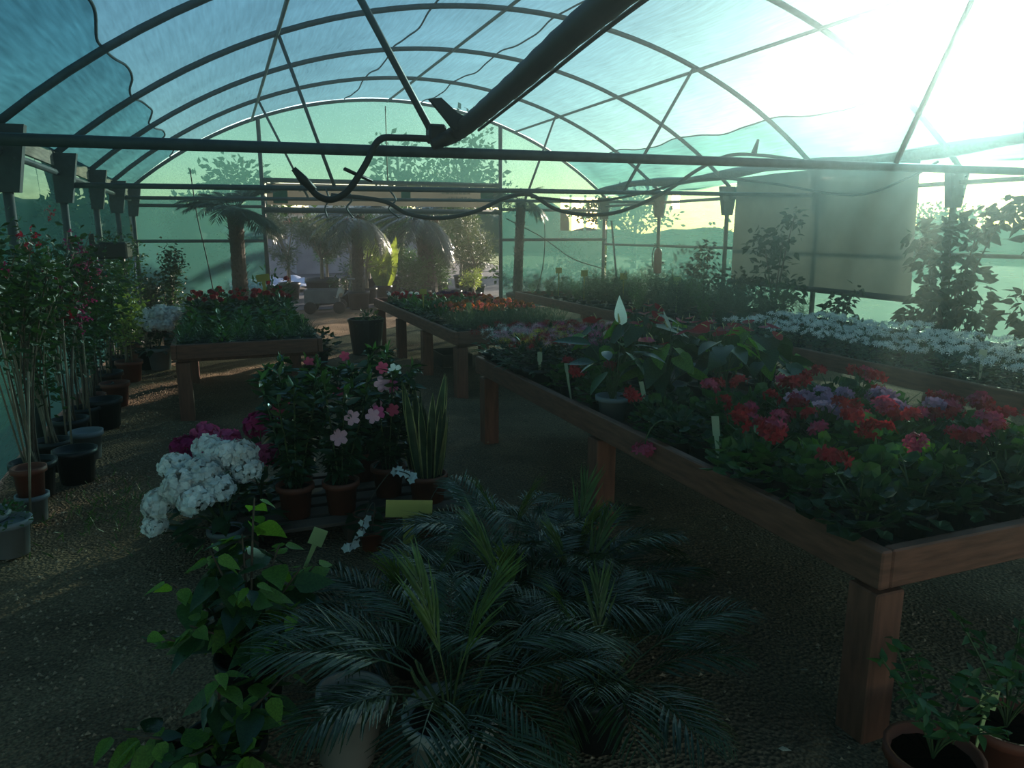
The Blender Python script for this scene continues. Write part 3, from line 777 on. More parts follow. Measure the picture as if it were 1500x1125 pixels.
def peace(nl, flowers, h=.42):
    k = Kind().add('pot', pot_mesh(.095, .16, M['greypot'])).add('soil', G().lathe([(0, .135), (.09, .135)], 14).mesh('soil', M['soil']))
    gs = G()
    lm = G().inst(strip(1, .36, 7, 'lance', .4, .3), [(0, 0, 0)], (0, 1, 0), (0, 0, 1), 1).mesh('leaf', M['l_gloss'], True)
    lm2 = G().inst(strip(1, .36, 7, 'lance', .3, .3), [(0, 0, 0)], (0, 1, 0), (0, 0, 1), 1).mesh('leaf', M['l_mid'], True)
    for i in range(nl):
        a = i * 2.4; rr = rng.uniform(.06, .16); z = .15 + h * rng.uniform(.3, .75)
        tip = np.array((rr * math.cos(a), rr * math.sin(a), z)); stems(gs, (0, 0, .13), tip, .003)
        k.add('leaf', (lm, lm2)[i % 3 == 0], tip, rot_to((math.cos(a), math.sin(a), rng.uniform(-.3, 1.0)), rng.normal(0, .3)), rng.uniform(.17, .26))
    for (x, y, z, d, s_) in flowers:
        stems(gs, (0, 0, .13), np.array((x, y, z)), .004)
        k.add('flower', sp_w, (x, y, z), rot_to(d, math.pi), s_, None, [('spadix', spl, (0, .12, .1), None, 3.2)])
    k.add('stems', gs.mesh('stems', M['stem']))
    return k
peace(16, [(.10, .10, .56, (-.25, -.1, 1), .18)]).spawn('peace_lily', 'peace lily with one tall white flower in a light grey pot on the nearest table', 'plant', (2.10, 3.75, .598), 0)
peace(10, [(.02, .05, .50, (-.5, .1, .9), .13)], .36).spawn('peace_lily', 'smaller peace lily with narrow white flower among the anthuriums', 'plant', (2.62, 3.95, .598), 0)

# tags on stakes --------------------------------------------------------------
M['tagy'] = mat('yellow_tag_plastic', (.45, .36, .08), .5, .1, 6)
M['tagc'] = mat('cream_tag_plastic', (.50, .50, .33), .5, .1, 6)
M['tagg'] = mat('yellow_green_tag_plastic', (.36, .42, .16), .5, .1, 6)
M['ink'] = mat('dark_ink', (.03, .035, .02), .7)
def stake(name, label, loc, w, h, stem, m, rz=0, tilt=0, roll=0, taper=.006):
    t = thing(name, label, 'tag', loc)
    t.rotation_euler = (tilt, roll, rz)
    link('plate', G().box((-w / 2, -.002, stem), (w / 2, .002, stem + h), None, 0, .0012).mesh('plate', M[m]), t)
    g = G(); g.add([(-taper, -.002, 0), (taper, -.002, 0), (taper * 1.8, -.002, stem), (-taper * 1.8, -.002, stem), (-taper, .002, 0), (taper, .002, 0), (taper * 1.8, .002, stem), (-taper * 1.8, .002, stem)],
                   [np.array([[0, 1, 2, 3], [7, 6, 5, 4], [1, 5, 6, 2], [4, 0, 3, 7], [4, 5, 1, 0], [3, 2, 6, 7]])])
    link('stake', g.mesh('stake', M[m]), t)
    return t
stake('plant_tag', 'yellow tag staked at the far left end of the nearest table', (2.22, 5.1, .66), .05, .06, .2, 'tagy', R(-25))
stake('plant_tag', 'cream tag staked before the pot chrysanthemums on the nearest table', (2.06, 4.75, .66), .035, .07, .14, 'tagc', R(-40))
stake('plant_tag', 'slanting cream tag just left of the peace lily', (2.07, 4.25, .62), .03, .06, .19, 'tagc', R(-70), R(5), R(-8))
stake('plant_tag', 'narrow cream tag leaning beside the grey peace lily pot', (2.16, 3.42, .62), .03, .08, .2, 'tagc', R(-70), R(4), R(-14))
stake('plant_tag', 'pale tag staked between geraniums near the nearest table edge', (2.02, 2.62, .64), .035, .09, .17, 'tagc', R(-60), 0, R(-8))
stake('plant_tag', 'cream tag among the white flowers on the long right table', (4.9, 3.55, .68), .05, .06, .16, 'tagc', R(-40))
# ---------------------------------------------------------------- middle table: grey green hedge, orange, dark red and violet bedding plants
NEEDLE = strip(1, .10, 2, 'blade', .08, .1)
def bushy(n, r, h, tpl, size, m, up=1.2, heads=(), nh=0, fl=None, fs=.02, hr=.02, hn=6, pot=True, z=.09):
    k = Kind()
    if pot: k.add('pot', pot_small).add('soil', soil_small)
    g = G(); foliage(g, n, r, r, z, z + h, tpl, size, up, .6, .35)
    k.add('foliage', g.mesh('foliage', M[m]))
    for i in range(nh):
        c = heads[i % len(heads)]; a = i * 2.4; rr = r * .75 * math.sqrt((i + .5) / nh)
        k.add('flower_head', c, (rr * math.cos(a), rr * math.sin(a), z + h * (1.02 - .35 * (rr / r) ** 2)), (rng.normal(0, .2), rng.normal(0, .2), i), rng.uniform(.8, 1.2))
    return k
PANSY = star(5, 1., .8, 2, .05, .1)
SH = {c: [head_mesh(5, .018, PANSY, .022, M['p_' + c], squash=.7, zlo=.1) for _ in range(2)] for c in ('orange', 'crimson', 'purple', 'white', 'red', 'yellow', 'salmon')}
hedge = [bushy(170, .10, .15, NEEDLE, .055, 'l_grey', 1.6) for _ in range(3)]
GH = 'grey green seedlings on the middle table'
for r_ in range(5):
    for c_ in range(8):
        x = T2[0] + .13 + c_ * .162; y = T2[2] + .14 + r_ * .155
        if x < T2[0] + .42 - r_ * .04 and r_ > 3: continue
        hedge[(r_ + c_) % 3].spawn('potted_seedling', 'grey green seedling, %s in the %s row of the middle table' % (col(c_), ordn(r_)), 'plant', (x, y, .598), None, rnd.uniform(1.0, 1.25), GH)
LNC = strip(1, .4, 3, 'lance', .25, .2)
ora = [bushy(70, .09, .13, LNC, .05, 'l_dark', .8, SH['orange'] + SH['salmon'], 5) for _ in range(2)]
drd = [bushy(70, .09, .12, LNC, .05, 'l_dark', .8, SH['crimson'], 5), bushy(70, .09, .12, LNC, .05, 'l_dark', .8, SH['purple'] + SH['purple'], 5), bushy(70, .09, .12, LNC, .05, 'l_mid', .8, SH['crimson'] + SH['white'], 4)]
grn = [bushy(80, .10, .15, LNC, .06, 'l_dark', .9), bushy(80, .10, .15, LNC, .06, 'l_mid', .9)]
for r_ in range(8):
    for c_ in range(7):
        wh = ', %s in the %s row from the grey block' % (col(c_), ordn(r_)); x = T2[0] + .14 + c_ * .182; y = 8.18 + r_ * .36 + rnd.uniform(-.03, .03)
        if r_ < 3:
            if c_ < 1: kd, lb = grn[0], 'dark leafy seedling along the left edge of the middle table'
            else: kd, lb = ora[c_ % 2], 'orange flowered bedding plant behind the grey green block on the middle table'
        elif r_ < 5 : kd, lb = (grn[1], 'leafy green bedding plant between the orange and dark red rows') if c_ < 5 else (ora[0], 'orange flowered bedding plant behind the grey green block on the middle table')
        elif r_ < 7: kd, lb = drd[0], 'dark red bedding plant in the rear of the middle table'
        else: kd, lb = (drd[1], 'violet bedding plant at the far end of the middle table') if c_ > 3 else (drd[2], 'dark red and white bedding plant at the far end of the middle table')
        lb = ('dark green seedling' if kd is grn[0] else 'leafy green bedding plant' if kd is grn[1] else 'orange bedding plant' if kd in ora else 'violet bedding plant' if kd is drd[1] else 'dark red bedding plant') + wh
        kd.spawn('potted_bedding_plant', lb, 'plant', (x, y, .598), None, rnd.uniform(.95, 1.2), 'bedding plants on the middle table')
stake('plant_tag', 'cream tag at the back of the grey green hedge on the middle table', (2.62, 8.1, .66), .07, .08, .17, 'tagg', R(10))
stake('plant_tag', 'tall yellow tag rising from the dark red rows on the middle table', (2.42, 9.4, .66), .09, .07, .25, 'tagy', R(-8))

# ---------------------------------------------------------------- left table: low green rows in front, red begonias behind
low = [bushy(120, .10, .13, NEEDLE, .06, 'l_mid', 1.5), bushy(120, .10, .12, NEEDLE, .06, 'l_dark', 1.5), bushy(90, .10, .12, LNC, .05, 'l_mid', 1)]
for r_ in range(4):
    for c_ in range(8):
        low[(r_ * 3 + c_) % 3].spawn('potted_herb', 'low green herb, %s in the %s row of the left table' % (col(c_), ordn(r_)), 'plant', (T3[0] + .12 + c_ * .158, T3[2] + .13 + r_ * .2, .598), None, rnd.uniform(.85, 1.15), 'low green plants on the left table')
BEG = strip(1, .75, 4, 'ovate', .3, .25)
RH = [head_mesh(14, .035, PANSY, .026, M['p_red'], squash=.7, zlo=-.1) for _ in range(2)] + [head_mesh(14, .035, PANSY, .026, M['p_crimson'], squash=.7)]
beg = [bushy(80, .16, .30, BEG, .09, 'l_dark', .5, RH, 3), bushy(80, .16, .28, BEG, .09, 'l_dark', .5, RH[1:], 2), bushy(80, .16, .26, BEG, .09, 'l_mid', .5, RH, 0)]
for r_ in range(6):
    for c_ in range(5):
        x = T3[0] + .17 + c_ * .25; y = 8.15 + r_ * .5 + rnd.uniform(-.04, .04)
        kd, lb = (beg[2], 'leafy green plant in the middle rows of the left table') if r_ < 3 else (rnd.choice(beg[:2]), 'red flowered begonia in the rear rows of the left table')
        lb = ('leafy green plant' if kd is beg[2] else 'red begonia') + ', %s in the %s row behind left table herbs' % (col(c_), ordn(r_))
        kd.spawn('potted_begonia', lb, 'plant', (x, y, .598), None, rnd.uniform(.8, .95) + .06 * (r_ > 2), 'leafy and red flowered plants on the left table')
big = bushy(220, .30, .55, LNC, .08, 'l_mid', .8)
big.spawn('leafy_bush', 'taller light green leafy bush behind the red flowers of the left table', 'plant', (.62, 10.85, .598))
b2 = bushy(180, .24, .42, LNC, .07, 'l_dark', .8, RH, 2)
b2.spawn('leafy_bush', 'dark rounded bush with two red flowers at the right rear of the left table', 'plant', (.72, 10.2, .598))
b3 = bushy(160, .26, .34, BEG, .09, 'l_dark', .5, pot=False, z=.0)
b3.add('pot', pot_mesh(.14, .26, M['black'], name='pot'), (0, 0, -.2))
b3.spawn('leafy_bush', 'dark leafy bush in a pot standing right of the left table', 'plant', (1.08, 9.6, .2))
stake('plant_tag', 'tall yellow stake sign above the red flowers of the left table', (.52, 9.9, .68), .16, .09, .42, 'tagy', R(8), R(6), R(-6), .012)
stake('plant_tag', 'small pale tag at the right corner of the left table', (.75, 7.9, .66), .03, .05, .16, 'tagg', R(-20))

# ---------------------------------------------------------------- long right table: white flowers near, herbs and rosemary far
WF = [head_mesh(9, .03, star(5, 1, .7, 1, .05, .1), .017, M['p_white'], squash=.5, zlo=0) for _ in range(2)]
wht = [bushy(110, .16, .15, LNC, .05, 'l_grey', .9, WF, 7) for _ in range(2)]
wht2 = [bushy(130, .16, .22, NEEDLE, .07, 'l_mid', 1.3, WF, 1), bushy(110, .16, .22, LNC, .06, 'l_mid', 1.)]
TRN = strip(1, .12, 2, 'blade', .2, .1)
ros = []
for s_ in range(3):
    k = Kind().add('pot', pot_small).add('soil', soil_small); g = G()
    for j in range(16):
        a = rng.uniform(0, 6.28); tip = np.array((.17 * math.cos(a) * rng.uniform(.2, 1), .17 * math.sin(a) * rng.uniform(.2, 1), .1 + rng.uniform(.22, .42)))
        pts = bez((0, 0, .09), (tip[0] * .3, tip[1] * .3, .2), tip * [.9, .9, .8], tip, 22)[4:]
        P = np.repeat(pts, 4, 0); D = unit(rdir(len(P), .0, .9)); g.inst(TRN, P, D, rdir(len(P), .2, 1), .04)
    k.add('foliage', g.mesh('foliage', M['l_grey' if s_ else 'l_mid'])); ros.append(k)
y = 1.2; rw = -1
while y < 11.7:
    rw += 1
    for c_ in range(5):
        x = T4[0] + .17 + c_ * .275
        if y < 6.2:
            if c_ == 0 and y < 3.2: kd, lb = wht2[0], 'fine leaved green plant at the near edge of the long right table'
            elif y < 2.6: kd, lb = wht2[1], 'leafy green plant at the near end of the long right table'
            else: kd, lb = wht[c_ % 2], 'small white flowered plant on the long right table'
            gp = 'white flowered plants on the long right table'; sc = rnd.uniform(.95, 1.2)
        else:
            kd, lb = ros[rnd.randrange(3)], 'upright rosemary like herb on the far half of the long right table'
            gp = 'herbs on the long right table'; sc = rnd.uniform(.8, 1.25) * (.75 if y > 10.8 else 1)
        lb = ('white flowered plant' if kd in wht else 'leafy green plant' if kd in wht2 else 'upright herb') + ', %s in the %s row of the long right table' % (col(c_), ordn(rw))
        kd.spawn('potted_herb' if y >= 6.2 else 'potted_white_flower', lb, 'plant', (x + rnd.uniform(-.03, .03), y, .598), None, sc, gp)
    y += .29 if y < 6.2 else .34
for x, y, l, m_ in ((5.0, 9.9, 'first', 'tagy'), (5.15, 9.0, 'second', 'tagy'), (5.35, 8.0, 'third', 'tagg'), (5.0, 10.8, 'fourth and farthest', 'tagy')):
    stake('plant_tag', 'yellow tag rising above the herbs of the long right table, ' + {'first': 'second from the far end', 'second': 'third from the far end', 'third': 'nearest of four', 'fourth and farthest': 'farthest of four'}[l], (x, y, .7), .10, .09, .36, m_, R(-20))

# ---------------------------------------------------------------- plant display in the middle of the floor
t = thing('pallet', 'low weathered wooden pallet under the pink flowering climbers', 'pallet', (-.02, 3.95, 0))
for k in range(6): link('board', G().box((0, k * .17, .10), (1.25, k * .17 + .12, .122), None, 0, .003).mesh('board', M['slat']), t)
for x in (.0, .57, 1.14): link('bearer', G().box((x, 0, -.01), (x + .1, .97, .099)).mesh('bearer', M['slat']), t)
# white hydrangea / azalea in pale pot
HYF = star(4, 1., .9, 3, .05, .08, 'round')
HW = [head_mesh(190, .088, HYF, .021, M['p_white'], squash=.8, zlo=-.75) for _ in range(3)]
HP = [head_mesh(90, .085, HYF, .024, M['p_pink' if i else 'p_magenta'], squash=.75, zlo=-.45) for i in range(3)]
HL = strip(1, .62, 5, 'ovate', .35, .25)
def hydrangea(heads, spots, potm, pr, ph, seed, r=.26, h=.28, loc0=0):
    k = Kind().add('pot', pot_mesh(pr, ph, M[potm], .75)).add('soil', G().lathe([(0, ph * .87), (pr * .93, ph * .87)], 14).mesh('soil', M['soil']))
    g = G(); foliage(g, 75, r, r, ph * .8, ph + h, HL, .12, .35, .5, .5); k.add('foliage', g.mesh('foliage', M['l_dark'], True))
    gs = G(); stems(gs, (0, 0, ph * .8), np.array([s_[:3] for s_ in spots]), .005); k.add('stems', gs.mesh('stems', M['stem']))
    for i, (x, y, z, sc) in enumerate(spots):
        k.add('flower_head', heads[i % len(heads)], (x, y, z), (rng.normal(0, .3), rng.normal(0, .3), i), sc)
    return k
hydrangea(HW, [(-.30, -.02, .34, 1.0), (-.20, -.08, .44, 1.1), (-.09, -.05, .48, 1.15), (.02, .06, .53, 1.1), (.10, .05, .53, 1.05), (.13, 0, .46, .9), (-.12, -.16, .38, 1.0), (-.02, -.12, .42, .95), (-.33, -.06, .24, .7), (-.05, .14, .55, 1.0), (-.22, .08, .50, .9)], 'greypot', .085, .15, 0).spawn('potted_hydrangea', 'big white flowered hydrangea in a pale grey pot on the floor', 'plant', (-.08, 4.02, .0), 0)
hydrangea(HP, [(-.16, 0, .48, .9), (-.04, .08, .52, .95), (.08, -.03, .50, .9), (-.06, -.1, .46, .8)], 'black', .09, .15, 1, .22, .2).spawn('potted_hydrangea', 'low pink hydrangea just behind the big white one', 'plant', (-.12, 4.55, 0), 0)
hydrangea(HP, [(.02, -.02, .60, 1.2), (.02, -.05, .42, 1.0), (-.08, 0, .38, .95), (.08, 0, .40, .95)], 'black', .08, .14, 2, .18, .3).spawn('potted_hydrangea', 'taller magenta pink hydrangea left of the red pots', 'plant', (.13, 4.45, .0), 0)
# mandevillas in red plastic pots
TR = star(5, 1., .8, 3, .35, .45)
trm = {c: G().add(*TR).mesh('trumpet_flower', M['p_' + c], True) for c in ('palepink', 'rose', 'pink', 'white')}
MAN = strip(1, .38, 4, 'lance', .35, .25)
def mandevilla(h, r, fl, seed):
    k = Kind().add('pot', pot_mesh(.095, .19, M['terra'], .8)).add('soil', G().lathe([(0, .165), (.088, .165)], 14).mesh('soil', M['soil']))
    gs = G(); gl = G(); gt = G()
    for j in range(9):
        a = j * 2.4; tip = np.array((r * .75 * math.cos(a), r * .75 * math.sin(a), .19 + h * rng.uniform(.75, 1)))
        pts = bez((.03 * math.cos(a), .03 * math.sin(a), .16), (.06 * math.cos(a), .06 * math.sin(a), .35), tip * [.7, .7, .7], tip, 18)
        gs.tube(pts, .0045, 4)
        P = np.repeat(pts[2:], 4, 0); n = len(P)
        gl.inst(MAN, P, unit(rdir(n, -.3, .6)), unit(rdir(n, .3, 1)), rng.uniform(.06, .10, n))
        P = np.repeat(pts[-3:], 3, 0); gt.inst(MAN, P, unit(rdir(9, .3, 1)), unit(rdir(9, .1, 1)), rng.uniform(.05, .08, 9))
    k.add('stems', gs.mesh('stems', M['stem'])).add('foliage', gl.mesh('foliage', M['l_gloss'], True)).add('young_leaves', gt.mesh('young_leaves', M['l_mid'], True), None, None, None, 'fresh lighter green leaves at the shoot tips')
    for (c, x, y, z, d, s_) in fl:
        k.add('trumpet_flower', trm[c], (x, y, z), rot_to(d), s_)
    return k
vw = (-.15, -1, .25)
mandevilla(.62, .20, [('rose', -.05, -.08, .66, vw, .045)], 0).spawn('potted_mandevilla', 'glossy climber with one red bud in the leftmost red pot on the pallet', 'plant', (.30, 4.15, .12), 0)
mandevilla(.62, .24, [('palepink', .05, -.2, .60, vw, .04), ('palepink', .16, -.2, .60, (.2, -1, .2), .04), ('palepink', -.02, -.17, .49, vw, .045), ('pink', .20, -.14, .60, (.3, -1, .3), .04), ('rose', .0, -.1, .72, vw, .03)], 1).spawn('potted_mandevilla', 'glossy climber with pale pink trumpet flowers in the middle red pot', 'plant', (.55, 4.12, .12), 0)
mandevilla(.60, .22, [('palepink', -.09, -.16, .60, vw, .04), ('pink', .02, -.1, .70, (.3, -1, .2), .04), ('palepink', -.04, -.12, .72, vw, .045), ('white', .05, -.05, .78, vw, .04), ('rose', -.02, -.04, .80, vw, .035), ('salmon' if False else 'rose', .0, -.2, .58, vw, .035)], 2).spawn('potted_mandevilla', 'glossy climber with pink and white trumpet flowers in the right red pot', 'plant', (.86, 4.3, .12), 0)
mandevilla(.66, .22, [('rose', .1, .0, .8, vw, .03)], 3).spawn('potted_mandevilla', 'dense glossy climber in the back row of the pallet, left', 'plant', (.36, 4.62, .12), 0)
mandevilla(.68, .24, [('rose', -.1, -.02, .82, vw, .03)], 4).spawn('potted_mandevilla', 'dense glossy climber in the back row of the pallet, right', 'plant', (.78, 4.66, .12), 0)
# sansevieria
M['l_sans'] = leafmat('sansevieria_leaf', (.035, .055, .03), .4, .15)
M['l_sedge'] = leafmat('sansevieria_margin', (.33, .32, .13), .45, .3)
def sans_leaf(L, W):
    n = 8; t = np.linspace(0, 1, n + 1); w = W / 2 * np.minimum(1, .55 + 1.2 * t) * np.minimum(1, (1.0 - t) * 3.2 + .02) ** .75
    V = []
    for i in range(n + 1):
        x = w[i]; tw = .5 * t[i]
        for q, dz in ((-1, .0), (-.78, -.012), (0, -.02), (.78, -.012), (1, 0)):
            V.append((x * q * math.cos(tw), t[i] * L, x * q * math.sin(tw) + dz * math.sin(math.pi * min(1, t[i] + .2))))
    i = np.arange(n)[:, None] * 5
    fe = np.concatenate([np.stack([i + j, i + j + 1, i + j + 6, i + j + 5], -1).reshape(-1, 4) for j in (0, 3)])
    fi = np.concatenate([np.stack([i + j, i + j + 1, i + j + 6, i + j + 5], -1).reshape(-1, 4) for j in (1, 2)])
    g = G(); g.add(V, fi, 0); g.n -= len(V); g.v.pop(); g.add(V, fe, 1)
    return g.mesh('leaf', [M['l_sans'], M['l_sedge']], True)
sl_ = [sans_leaf(.62, .055), sans_leaf(.5, .06)]
k = Kind().add('pot', pot_mesh(.11, .17, M['terra'], .85)).add('soil', G().lathe([(0, .15), (.10, .15)], 14).mesh('soil', M['soil']))
for i in range(16):
    a = i * 2.4; rr = .02 + .055 * math.sqrt(i / 16.)
    k.add('leaf', sl_[i % 2], (rr * math.cos(a), rr * math.sin(a), .14), rot_to((.16 * math.cos(a), .16 * math.sin(a), 1), rng.uniform(0, 3)), rng.uniform(.75, 1.05))
k.spawn('potted_sansevieria', 'upright sansevieria with yellow edged sword leaves at the right of the display', 'plant', (1.06, 4.12, .12), 0)
k.spawn('potted_sansevieria', 'second sansevieria partly hidden behind the first', 'plant', (1.12, 4.5, .0), 1.3, .9)
# white orchids
OF = [G().add(*star(5, 1., .9, 2, .1, .12, 'round')).mesh('orchid_flower', M['p_white'], True)]
def orchid(path, n, label, loc):
    k = Kind().add('pot', pot_mesh(.06, .11, M['terra'], .85)).add('soil', G().lathe([(0, .095), (.055, .095)], 12).mesh('soil', M['soil']))
    for i in range(5):
        a = i * 1.3; k.add('leaf', AL[0], (0, 0, .1), rot_to((math.cos(a), math.sin(a), .4)), .16)
    pts = smooth_path(path, 6); k.add('flower_stalk', G().tube(pts, .0035, 5).mesh('flower_stalk', M['bark'], True))
    for i in range(n):
        p = pts[-1 - int(i * len(pts) * .45 / n)]
        k.add('orchid_flower', OF[0], p + rng.normal(0, .008, 3), rot_to((rng.normal(0, .4), -1, rng.normal(.2, .3))), rng.uniform(.022, .03))
    k.spawn('potted_orchid', label, 'plant', loc, 0)
orchid([(0, 0, .1), (.05, -.02, .22), (.13, -.04, .33), (.17, -.06, .36), (.24, -.08, .34), (.26, -.09, .30)], 9, 'white orchid with a flower spray arching to the right above the yellow sign', (.66, 4.02, .02))
orchid([(0, 0, .1), (.02, -.03, .24), (.0, -.06, .28), (-.04, -.08, .22), (-.08, -.1, .12), (-.14, -.12, .08)], 9, 'white orchid with a drooping flower spray left of the yellow sign', (.66, 3.82, .0))
orchid([(0, 0, .1), (.05, -.02, .24), (.1, -.04, .30), (.16, -.06, .26), (.2, -.07, .2)], 6, 'small white orchid at the foot of the sansevieria', (.98, 3.9, .0))

# ---------------------------------------------------------------- yellow price signs
t = stake('price_sign', 'wide blank yellow sign on a stake among the small palms', (.70, 3.14, .17), .215, .08, .24, 'tagy', R(-12), R(-14), R(4), .016)
stake('price_sign', 'square yellow green tag on a stake beside the yellow sign', (.235, 3.1, .26), .065, .075, .12, 'tagg', R(0), R(-10), R(28), .006)
t = stake('price_sign', 'cream tag with faded print in the red pot at bottom right', (2.01, 1.32, .17), .062, .062, .13, 'tagg', R(-14), R(-12), R(20), .004)
g = G()
for k_ in range(7): g.box((-.024 + k_ * .007, -.0032, .178), (-.019 + k_ * .007, -.0024, .186))
link('printed_line', g.mesh('printed_line', M['ink']), t)
g = G()
for cx_, wd in ((-.016, .010), (.0, .012), (.016, .012)):
    g.box((cx_ - wd / 2, -.0032, .150), (cx_ - wd / 2 + .003, -.0024, .170)); g.box((cx_ + wd / 2 - .003, -.0032, .150), (cx_ + wd / 2, -.0024, .170))
    g.box((cx_ - wd / 2 + .003, -.0032, .167), (cx_ + wd / 2 - .003, -.0024, .170)); g.box((cx_ - wd / 2 + .003, -.0032, .150), (cx_ + wd / 2 - .003, -.0024, .153))
link('printed_price', g.mesh('printed_price', M['ink']), t)

# ---------------------------------------------------------------- foreground: broad leaved bushes and small palms
LF = strip(1, .66, 7, 'ovate', .32, .3, .012)
lf = [G().inst(LF, [(0, 0, 0)], (0, 1, 0), (0, 0, 1), 1).mesh('leaf', M[m_], True) for m_ in ('l_gloss', 'l_mid', 'l_light', 'l_light')]  # light green share also stands in for leaves the sun shines through
def broad_bush(name, label, loc, shoots, potm='black', pr=.12, ph=.2):
    k = Kind().add('pot', pot_mesh(pr, ph, M[potm], .78)).add('soil', G().lathe([(0, ph * .87), (pr * .93, ph * .87)], 14).mesh('soil', M['soil']))
    gs = G(); n = 0
    for (x, y, z) in shoots:
        tip = np.array((x, y, z)); pts = bez((0, 0, ph * .8), (x * .25, y * .25, ph + (z - ph) * .4), (x * .7, y * .7, z * .85), tip, 14)
        gs.tube(pts, np.linspace(.007, .003, 14), 5)
        for i in range(4, 14):
            for r_ in range(1 if i % 2 else 2):
                a = rng.uniform(0, 6.28); d = np.array((math.cos(a), math.sin(a), rng.uniform(-.6, .25)))
                p = pts[i] + d * .02; young = i > 10
                k.add('leaf', lf[3] if young and rng.random() < .8 else lf[int(rng.integers(0, 3))], p, rot_to(d, rng.normal(0, .4)), rng.uniform(.055, .085) if young else rng.uniform(.095, .15))
                n += 1
    k.add('branches', gs.mesh('branches', M['bark']))
    return k.spawn(name, label, 'plant', loc, 0)
broad_bush('broad_leaf_bush', 'glossy broad leaved bush in the left foreground with a tall shoot', (.0, 2.62, 0), [(.05, .02, .78), (-.10, -.05, .62), (-.24, .0, .52), (.12, -.05, .62), (.24, .0, .50), (.02, -.2, .58), (-.18, -.18, .44), (.16, -.22, .46), (-.34, .0, .34), (.0, .0, .66), (-.04, -.12, .52), (.18, -.1, .54), (-.12, .1, .60), (.08, -.28, .40)])
broad_bush('broad_leaf_bush', 'low broad leaved bush at the bottom left corner of the display', (-.10, 2.16, 0), [(-.2, .0, .26), (0, .05, .40), (.14, -.03, .34), (-.08, -.16, .28), (.1, -.18, .26), (-.3, .12, .22), (.2, .12, .30)])
# small palms with feather fronds
PLF = strip(1, .055, 3, 'lance', .28, .2)
PLY = strip(1, .09, 3, 'lance', .12, .2)
def frond_mesh(L, arch, n, m_, ll, young=False, spread=1.1, wid=None):
    pts = bez((0, 0, 0), (0, L * .35, L * .02), (0, L * .75, -arch * L * .25), (0, L, -arch * L * .75), 20)
    g = G().tube(pts, np.linspace(.0045, .0015, 20) * (L / .6), 4)
    k = np.linspace(.22, .99, n); idx = (k * 19).astype(int)
    P = pts[idx]; T = unit(np.gradient(pts, axis=0))[idx]
    size = ll * (np.sin(math.pi * np.clip(k * .85 + .1, 0, 1)) ** .6)
    for s_ in (-1, 1):
        side = np.array([s_, 0, .12]); c = spread * (1 - .45 * k)[:, None]
        D = unit(T + side * c + [0, 0, .1])
        N = unit(np.cross(np.broadcast_to([s_ * 1., 0, 0], T.shape), T) * s_ + [0, 0, .5])
        g.inst(wid or PLF, P, D + rng.normal(0, .06, D.shape), N, size * rng.uniform(.9, 1.08, n))
    return g.mesh('frond', M[m_], False)
FR = [frond_mesh(.40, .6, 38, 'l_palm', .17), frond_mesh(.36, .9, 36, 'l_palm', .16), frond_mesh(.42, .4, 38, 'l_palm', .17)]
FY = frond_mesh(.34, .1, 14, 'l_young', .20, True, .35)
def small_palm(label, loc, nf, h, potm, pr, ph, seed, ydir=None, sc=1.):
    k = Kind().add('pot', pot_mesh(pr, ph, M[potm], .78)).add('soil', G().lathe([(0, ph * .87), (pr * .93, ph * .87)], 14).mesh('soil', M['soil']))
    gs = G()
    for i in range(nf):
        a = i * 2.4 + seed; el = rng.uniform(.15, 1.1)
        b = np.array((.03 * math.cos(a), .03 * math.sin(a), ph * .85)); tp = b + np.array((.09 * math.cos(a), .09 * math.sin(a), h * rng.uniform(.5, 1)))
        gs.tube(bez(b, b + [0, 0, h * .3], tp - [0, 0, h * .2], tp, 5), .004, 5)
        k.add('frond', FR[i % 3], tp, rot_to((math.cos(a), math.sin(a), el), 0), rng.uniform(.8, 1.1))
    for i in range(2):
        a = seed + i * 2; tp = np.array((.02 * math.cos(a), .02 * math.sin(a), ph * .85 + h * .6))
        gs.tube([(0, 0, ph * .8), tp * [.5, .5, .8], tp], .004, 5)
        k.add('frond', FY, tp, rot_to((.35 * math.cos(a), .35 * math.sin(a), 1)), rng.uniform(.8, 1.05), 'upright pale green young frond')
    k.add('stems', gs.mesh('stems', M['stem']))
    return k.spawn('small_palm', label, 'palm', loc, 0, sc)
small_palm('small palm in a large pale pot at the bottom centre of the foreground', (.56, 1.96, 0), 18, .22, 'palepot', .14, .26, 0)
small_palm('small palm right of the large pale pot, fronds reaching bottom right', (1.08, 1.98, 0), 18, .14, 'black', .11, .2, 1.1)
small_palm('small palm in the middle of the foreground group with pale upright frond', (.94, 2.45, 0), 20, .20, 'black', .11, .2, 2.3)
small_palm('small palm at the right edge of the foreground group', (1.28, 2.5, 0), 16, .12, 'black', .11, .2, .4)
small_palm('small palm behind the yellow sign at the back of the foreground group', (1.14, 2.98, 0), 20, .24, 'black', .11, .2, 3.3)
small_palm('small palm left of the yellow sign in the foreground group', (.60, 2.62, 0), 16, .04, 'black', .11, .2, 4.0)
small_palm('small palm tucked in the far right of the foreground group', (1.36, 2.75, 0), 14, .16, 'black', .11, .2, 5.0)
tag(link('empty_pot', pot_mesh(.11, .24, M['palepot'], .8), None, (.27, 2.2, 0), (0, R(8), 0)), 'empty pale pot left of the palms in the foreground', 'pot')

